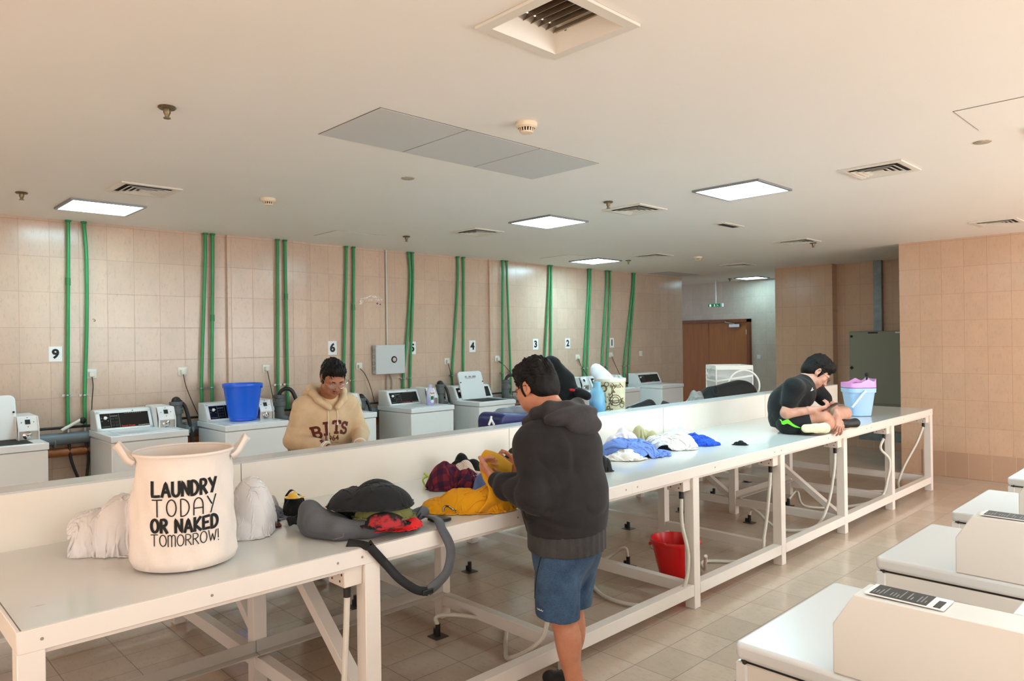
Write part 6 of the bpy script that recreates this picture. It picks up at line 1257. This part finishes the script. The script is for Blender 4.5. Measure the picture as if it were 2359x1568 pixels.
# ---------------------------------------------------------------- buckets and bottles
def bucket(name, label, c, r0, r1, h, m, wire, foot=True, cat='bucket'):
    t = thing(name, label, cat, c); c = V(c); pr = [(.0, .004), (r0*.96, .004), (r0, .008)]+([(r0*1.0, .03), (r0*1.06, .034)] if foot else [])+[(r1-.004, h-.03), (r1+.006, h-.028), (r1+.009, h-.012), (r1+.006, h), (r1-.002, h), (r1-.008, h-.03), (r0*.98, .02), (0, .012)]
    MB().lathe(pr, c, 48).build('body', m, t, True, angle=40)
    for sg in (1, -1):
        e = c+V((AXR[0], AXR[1], 0))*sg*(r1+.008)+V((0, 0, h-.035)); MB().ball(e, .012, n=10, m=8).build('lug', m, t, True)
    P = [c+V((AXR[0], AXR[1], 0))*(r1+.012)*cos(pi*k/20)+(V((FWD.x, FWD.y, 0))*wire[0]+V((0, 0, wire[1])))*(r1+.012)*sin(pi*k/20)+V((0, 0, h-.035)) for k in range(21)]
    MB().tube(P, .0022, 6).build('handle', CHROME, t, True); return t
bucket('bucket', 'blue plastic bucket standing on the second washing machine from the left pipes', (-7.155, 3.115, ZT+.006), .132, .188, .375, mat('blue_plastic', '#1A62E0', .28), (.8, -.55))
bucket('bucket', 'red plastic bucket on the floor under the bench', (-2.86, 4.36, 0), .098, .168, .325, mat('red_plastic', '#CF1214', .28), (.75, -.6), True)
# square pale blue bin with pink lid
t = thing('toy_bin', 'pale blue plastic bin with pink lid standing on the far end of the bench', 'bin', (-2.85, 7.77, TZ)); c = V((-2.85, 7.77, TZ)); PB = mat('pale_blue_plastic', '#A9CBEE', .35); PK = mat('pink_plastic', '#E7A6E2', .35)
def sqring(hw, z, p=4, n=120): return [c+V((AXR[0], AXR[1], 0))*hw*np.sign(cos(2*pi*i/n))*abs(cos(2*pi*i/n))**(2/p)+V((FWD.x, FWD.y, 0))*hw*.95*np.sign(sin(2*pi*i/n))*abs(sin(2*pi*i/n))**(2/p)+V((0, 0, z)) for i in range(n)]
def stack(rings, close=True):
    b = MB(); n = len(rings[0]); b.v = [p for r in rings for p in r]; b.f = [[i*n+j, i*n+(j+1) % n, (i+1)*n+(j+1) % n, (i+1)*n+j] for i in range(len(rings)-1) for j in range(n)]
    if close: b.f += [list(range(n))[::-1], [(len(rings)-1)*n+j for j in range(n)]]
    return b
stack([sqring(.098, .003), sqring(.104, .008), sqring(.135, .245), sqring(.146, .247), sqring(.148, .29), sqring(.140, .292), sqring(.13, .28)]).build('body', PB, t, True)
lid = [sqring(.146, .296), sqring(.148, .305)]; top_ = []
for p in sqring(.146, 0):
    a = (p-c).dot(V((AXR[0], AXR[1], 0))); top_.append(p+V((0, 0, .345+.012/(1+math.exp(-a*60))+.028*math.exp(-((a-.03)/.04)**2)+.034*math.exp(-((a-.135)/.02)**2))))
stack(lid+[top_, [c+(p-c)*.9+V((0, 0, 0)) for p in top_]]).build('lid', PK, t, True)
P = [c+V((AXR[0], AXR[1], 0))*x-V((FWD.x, FWD.y, 0))*.155+V((0, 0, z)) for x, z in ((.0, .268), (-.05, .21), (-.10, .15), (-.14, .10))]; strap(P, .022, mat('pale_mint_plastic', '#D8ECEC', .35), 'handle', t, lambda p: -FWD, .012)
k_ = c+V((AXR[0], AXR[1], 0))*.09+V((0, 0, .40)); tag(MB().ball(k_+V((0, 0, .025)), .022).cyl(k_-V((0, 0, .05)), k_, .009, 10).build('brush', BLK, None, True), 'black round-headed brush sticking out behind the pink lid', 'brush')
# detergent bottle
t = thing('detergent_bottle', 'purple detergent bottle standing on a washing machine', 'bottle', (-7.02, 5.405, ZT+.006)); c = V((-7.02, 5.405, ZT+.006)); AY = Matrix.Identity(3)
PUR = mat('purple_liquid', '#7C6CE0', .2); LIL = mat('translucent_lilac_plastic', '#D6D2EC', .2, alpha=.5)
MB().lathe([(0, .002), (.04, .002), (.042, .01), (.042, .075), (0, .076)], c, 28, .8, 1.3).build('liquid', PUR, t, True); MB().lathe([(.0, .001), (.042, .001), (.044, .008), (.044, .12), (.040, .16), (.028, .195), (.022, .21), (.022, .215)], c, 28, .8, 1.3).build('body', LIL, t, True); MB().lathe([(.026, .212), (.026, .245), (.023, .25), (0, .25)], c, 24, 1, 1).build('cap', LIL, t, True)
lb = MB().lathe([(.036, 0), (0, .0)], (0, 0, 0), 24); lbm = mat('label_red', '#B01E2E', .5); lo_ = V((c.x+.0365, c.y, c.z+.14))
l1 = MB(); l1.add([lo_+V((.0, .040*cos(2*pi*k/24), .030*sin(2*pi*k/24))) for k in range(24)], [list(range(24))]); lw_ = l1.build('label', SIGNW, t)
place(text_mb('Persil', .030, .02, .0002), lo_+V((.0015, 0, .002)), (0, 1, 0), (0, 0, 1)).build('lettering', lbm, lw_)
l1 = MB(); l1.add([lo_+V((-.001, .022*cos(2*pi*k/16), -.055+.026*sin(2*pi*k/16))) for k in range(16)], [list(range(16))]); l1.build('label', mat('label_green', '#1E6B3A', .5), t)
l1 = MB(); l1.add([lo_+V((.0, .024*cos(2*pi*k/16), -.095+.020*sin(2*pi*k/16))) for k in range(16)], [list(range(16))]); l1.build('label', SIGNW, t)
t = thing('liquid_bottle', 'round bottle with bright blue liquid beside the patterned laundry basket', 'bottle', (-4.12, 5.06, TZ)); c = V((-4.12, 5.06, TZ))
MB().lathe([(0, .003), (.068, .003), (.07, .02), (.07, .26), (0, .262)], c, 28).build('liquid', mat('blue_liquid', '#2F7BE0', .15), t, True); MB().lathe([(0, .001), (.071, .001), (.073, .02), (.073, .30), (.066, .345), (.048, .38), (.036, .40), (.036, .445), (0, .446)], c, 28).build('body', mat('cyan_translucent_plastic', '#8FD3EC', .2, alpha=.6), t, True)

# ---------------------------------------------------------------- things on the far half of the bench
t = thing('laundry_basket', 'cylindrical laundry basket printed with towers and script, on the far half of the bench', 'laundry basket', (-4.24, 5.40, TZ)); c = V((-4.24, 5.40, TZ)); PAR = cloth_mat('parchment_fabric', '#D9CFAE', .85, .2, 300, .1)
pb_ = MB().lathe([(0, .003), (.125, .003), (.132, .01), (.148, .44), (.150, .455), (.146, .456), (.14, .44), (.12, .02), (0, .02)], c, 40).build('body', PAR, t, True); MB().lathe([(.1505, .43), (.153, .45), (.150, .46), (.147, .458)], c, 40).build('rim', mat('cream_trim', '#EDE6D6', .8), t, True); pbb = bvh_of(pb_)
tw = lambda x, y, s, a=0: [[(x-.5*s*cos(a)+0*s, y-.5*s*sin(a))]]
def tower(x, y, s, a):                  # small lattice tower outline
    pts = [[(-.28, 0), (-.12, .35), (-.04, 1)], [(.28, 0), (.12, .35), (.04, 1)], [(-.2, .18), (.2, .18)], [(-.12, .35), (.12, .35)], [(-.28, 0), (.2, .18)], [(.28, 0), (-.2, .18)], [(0, 1), (0, 1.25)]]
    return [[(x+s*(p[0]*cos(a)-p[1]*sin(a)), y+s*(p[0]*sin(a)+p[1]*cos(a))) for p in l] for l in pts]
toc = (V((EYE.x-c.x, EYE.y-c.y, 0))).normalized(); ux = V((-toc.y, toc.x, 0)); BR = mat('brown_print', '#5A4A33', .85)
ls = tower(-.10, .31, .10, .1)+tower(-.055, .24, .07, -.1)+tower(.12, .25, .10, 1.57)+tower(.03, .33, .06, .2)+[loop(-.06, .37, .032, .032, 20), loop(-.06, .37, .024, .024, 16), loop(.05, .26, .05, .05, 24), loop(.05, .26, .03, .03, 16), loop(-.03, .41, .02, .02, 12), loop(.11, .22, .02, .03, 12), loop(-.08, .02, .025, .025, 14)]
ls += [[(-.01+.012*sin(k*1.9), .05+.011*k) for k in range(12)], [(.0, .26), (.02, .31)], [(-.1, .16), (-.06, .15), (-.03, .18)], [(.03, .02), (.03, .08)], [(.06, .02), (.06, .07)], [(.08, .01), (.08, .07)], [(.02, .42), (.05, .39), (.04, .37)], [(.09, .42), (.12, .38)]]
decal(ribbon(ls, .006, .01), c, ux, (0, 0, 1), pbb, .003, .8).build('print', BR, t)
for wd, x, z, s_, up in (('Paris', .0, .25, .085, True), ('PARIS', .05, .39, .042, False)):
    tm = text_mb(wd, s_, .01, 0)
    if up: tm.v = [V((-p.y, p.x, 0)) for p in tm.v]
    tm.v = [V((p.x+x, p.y+z, 0)) for p in tm.v]; decal(tm, c, ux, (0, 0, 1), pbb, .003, .8).build('lettering', BR, t)
G_ = lambda x, y, d: np3(at(x, y, d)); lo, hi = box_of([G_(1360, 880, 6.75), G_(1420, 840, 6.85)], .1); A = Field(lo, hi, .006); FL3 = np3(FWD)
A.rc(G_(1374, 850, 6.75), G_(1398, 872, 6.75), .055, .06, .05, (FL3, .5)).rc(G_(1370, 858, 6.75), G_(1384, 864, 6.75), .035, .045, .04, (FL3, .5)).rc(G_(1385, 878, 6.75), G_(1424, 880, 6.80), .05, .035, .04, (FL3, .9)); A.folds(lambda X: .006*wrinkle(X, AXR+UP*.4, 30, 91)); pw = tag(soft('plastic_bag', A, film('white_bag_film', '#E6EEF4', .97), None, 1), 'white plastic bag sticking out of the patterned laundry basket', 'plastic bag'); vdecal([loop(1368, 855, 2, 2.6, 8)], .006, PGREY, 'handle_hole', pw, bvh_of(pw), 6.7, .01)
def blob(name, label, cat, prims, m, seed, k=.06, h=.006, amp=1.0, zc=TZ, par=None):
    pts = [p for pr in prims for p in (np.array(pr[0]), np.array(pr[1]))]; lo, hi = box_of(pts, .24); A = Field(lo, hi, h)
    for p, q_, r0, r1, sq in prims: A.rc(p, q_, r0, r1, k, sq)
    A.folds(lambda X: amp*(.006*wrinkle(X, UP*.6+AXR*.7, 24, seed)+.004*vnoise(X, 24, seed+1))); A.plane((0, 0, zc+.002), -UP); A.plane((XM-.105, 0, 0), (1, 0, 0)) if zc == TZ else None
    o = soft(name, A, m, par, 1); return tag(o, label, cat) if par is None else o
def gz(x, y, d, z=None): p = np3(at(x, y, d)); p[2] = p[2] if z is None else z; return p
NAV = mat('navy_nylon', '#12205E', .4, var=.1); bg2 = thing('storage_bag', 'navy blue zipped bag with a white tag on the far half of the bench', 'bag', (-3.9, 3.75, TZ))
stackb = MB().prism([(3.53, TZ), (3.525, TZ+.235), (3.535, TZ+.275), (3.57, TZ+.30), (3.95, TZ+.265), (4.12, TZ+.22), (4.12, TZ)], 'x', -4.02, -3.76).build('body', NAV, bg2, bevel=.03, seg=4)
blob('lining', '', '', [(gz(1140, 953, 5.35), gz(1205, 948, 5.45), .020, .035, None), (gz(1150, 948, 5.4), gz(1215, 942, 5.45), .014, .025, None)], mat('grey_quilted_lining', '#6F7683', .6, var=.2), 95, par=bg2, zc=TZ+.2)
tg = [(onx(1126, 979, -3.753), onx(1131, 965, -3.753), onx(1132, 958, -3.753)), (onx(1131, 965, -3.753), onx(1138, 978, -3.753))]
for p in tg: MB().tube(list(p), .008, 6).build('tag', SIGNW, bg2, True)
heap('garment', 'grey striped clothes sticking out of the navy bag', 'clothes', 1188, 1232, 985, 950, .18, cloth_mat('grey_striped_cloth', '#8D9096', .85, .3, 60, .3), 96, 34, d=5.35, floor=TZ+.15, wall=False, back=-3.75)
blob('jacket', 'black jacket piled high behind the head of the man in the dark hoodie', 'clothes', [(gz(1290, 905, 6.25, TZ+.05), gz(1300, 905, 6.25, TZ+.30), .20, .15, None), (gz(1292, 880, 6.25), gz(1272, 845, 6.25), .13, .085, (FL3, .7)), (gz(1268, 838, 6.25), gz(1288, 856, 6.2), .05, .028, (FL3, .6)), (gz(1288, 880, 6.2), gz(1318, 903, 6.2), .05, .04, None)], cloth_mat('deep_black_fleece', '#08090A', .9), 97)
MBred = blob('cloth', 'small red cloth right of the black jacket', 'clothes', [(gz(1315, 897, 6.05), gz(1321, 899, 6.05), .014, .013, None)], cloth_mat('red_cloth', '#B8141C'), 98, zc=.5)
blob('pouch', 'black pouch on the blue clothes behind the dark hoodie', 'pouch', [(gz(1332, 903, 6.1), gz(1352, 912, 6.1), .04, .035, None)], CB, 99, zc=.5, amp=.6)
heap('garment', 'royal blue clothes heaped left of the blue liquid bottle', 'clothes', 1325, 1392, 990, 908, .25, cloth_mat('blue_mesh_cloth', '#1C3CA8', .75, .3, 200, .15), 100, 40, d=5.95, wall=False, back=-3.8)
blob('shoe', 'black rounded shoe or pouch just right of the patterned laundry basket', 'pouch', [(gz(1455, 940, 7.0, TZ+.11), gz(1495, 930, 7.05, TZ+.175), .07, .06, None), (gz(1470, 945, 7.0, TZ+.06), gz(1500, 945, 7.0, TZ+.10), .08, .08, None)], mat('black_leather', '#0D0F10', .35), 101, amp=.5)
bx = MB(); p0, p1_ = V(gz(1520, 926, 7.5)), V(gz(1572, 934, 7.5)); bx.bar(p0+V((0, 0, -.075)), p1_+V((0, 0, -.13)), .12, .20); tag(bx.build('case', mat('black_case', '#1B1817', .5), None, bevel=.015), 'black case tilted behind the middle board right of the rounded pouch', 'case')
heap('garment', 'striped white and grey cloth left of the black duffel bag', 'clothes', 1584, 1640, 925, 888, .22, cloth_mat('striped_white_cloth', '#C9C4BE', .85, .3, 45, .35, '#8F8A86'), 102, 40, d=7.75, wall=False, back=-3.8, floor=TZ+.10)
dfl = thing('duffel_bag', 'black rounded duffel bag in front of the white mesh hamper', 'bag', gz(1680, 905, 8.0, TZ))
blob('body', '', '', [(gz(1640, 915, 7.9, TZ+.14), gz(1705, 905, 8.1, TZ+.16), .15, .19, None)], mat('black_canvas', '#121314', .7, bump=.2, bscale=120), 103, par=dfl, amp=.6)
MB().tube(curve_pts([gz(1646, 912, 7.72), gz(1641, 898, 7.72), gz(1648, 890, 7.74), gz(1653, 900, 7.74), gz(1650, 912, 7.72)], 6), .010, 8).build('handle', mat('black_webbing', '#17181A'), dfl, True)
# mesh hamper with ring
mh = thing('mesh_hamper', 'white pop-up mesh laundry hamper with a round hoop beside the wooden doors', 'laundry basket', (-4.42, 7.95, TZ)); c = V((-4.42, 7.95, TZ)); WPL = mat('white_plastic_trim', '#EDE9E0', .5)
def mesh_mat():
    m = bpy.data.materials.new('white_mesh'); m.use_nodes = True; n = N(m); n.set(Base_Color=(*lin('#E8E8E4'), 1), Roughness=.7, Alpha=.42); return m
MESH = mesh_mat(); R3, F3 = V((AXR[0], AXR[1], 0)), V((FWD.x, FWD.y, 0))
hw, ht = .215, .485; b = MB()
cr = [c+R3*i*hw+F3*j*hw for i, j in ((-1, -1), (1, -1), (1, 1), (-1, 1))]
for i in range(4):
    p, q_ = cr[i], cr[(i+1) % 4]; b.add([p+V((0, 0, .005)), q_+V((0, 0, .005)), q_+V((0, 0, ht)), p+V((0, 0, ht))], [(0, 1, 2, 3)])
b.add([p+V((0, 0, .005)) for p in cr], [(0, 1, 2, 3)]); b.build('mesh_walls', MESH, mh)
for i in range(4):
    p, q_ = cr[i], cr[(i+1) % 4]; up = V((0, 0, 1)); MB().tube([p, p+up*ht], .008, 8).build('edge_rod', WPL, mh, True); MB().bar(p+up*(ht-.012), q_+up*(ht-.012), .012, .05).build('top_band', WPL, mh); MB().bar(p+up*(ht-.17), q_+up*(ht-.11 if i % 2 == 0 else ht-.17), .008, .022).build('band', WPL, mh)
e = c-R3*hw+V((0, 0, ht-.05)); strap([e+V((0, 0, .04))-F3*.05, e-R3*.035-V((0, 0, .01)), e-R3*.045-V((0, 0, .06)), e-V((0, 0, .09))+F3*.04-R3*.01], .03, WPL, 'handle', mh, lambda p: (0, 0, 1), .006)
rc_ = V(gz(1714, 888, 8.15)); AXM = Matrix((R3, V((0, 0, 1)), -F3)).transposed(); MB().ring(rc_, .175, .011, AXM, 48, 8).build('hoop', WPL, mh, True)
# ---------------------------------------------------------------- origins of single-mesh things at their base
for o in [o for o in C.objects if o.type == 'MESH' and o.parent is None and o.get('kind') != 'structure' and o.location.length < 1e-6]:
    co = np.empty(len(o.data.vertices)*3); o.data.vertices.foreach_get('co', co); co = co.reshape(-1, 3)
    if len(co) == 0: continue
    b = (co.min(0)+co.max(0))/2; b[2] = co[:, 2].min()
    co -= b; o.data.vertices.foreach_set('co', co.ravel()); o.data.update(); o.location = b
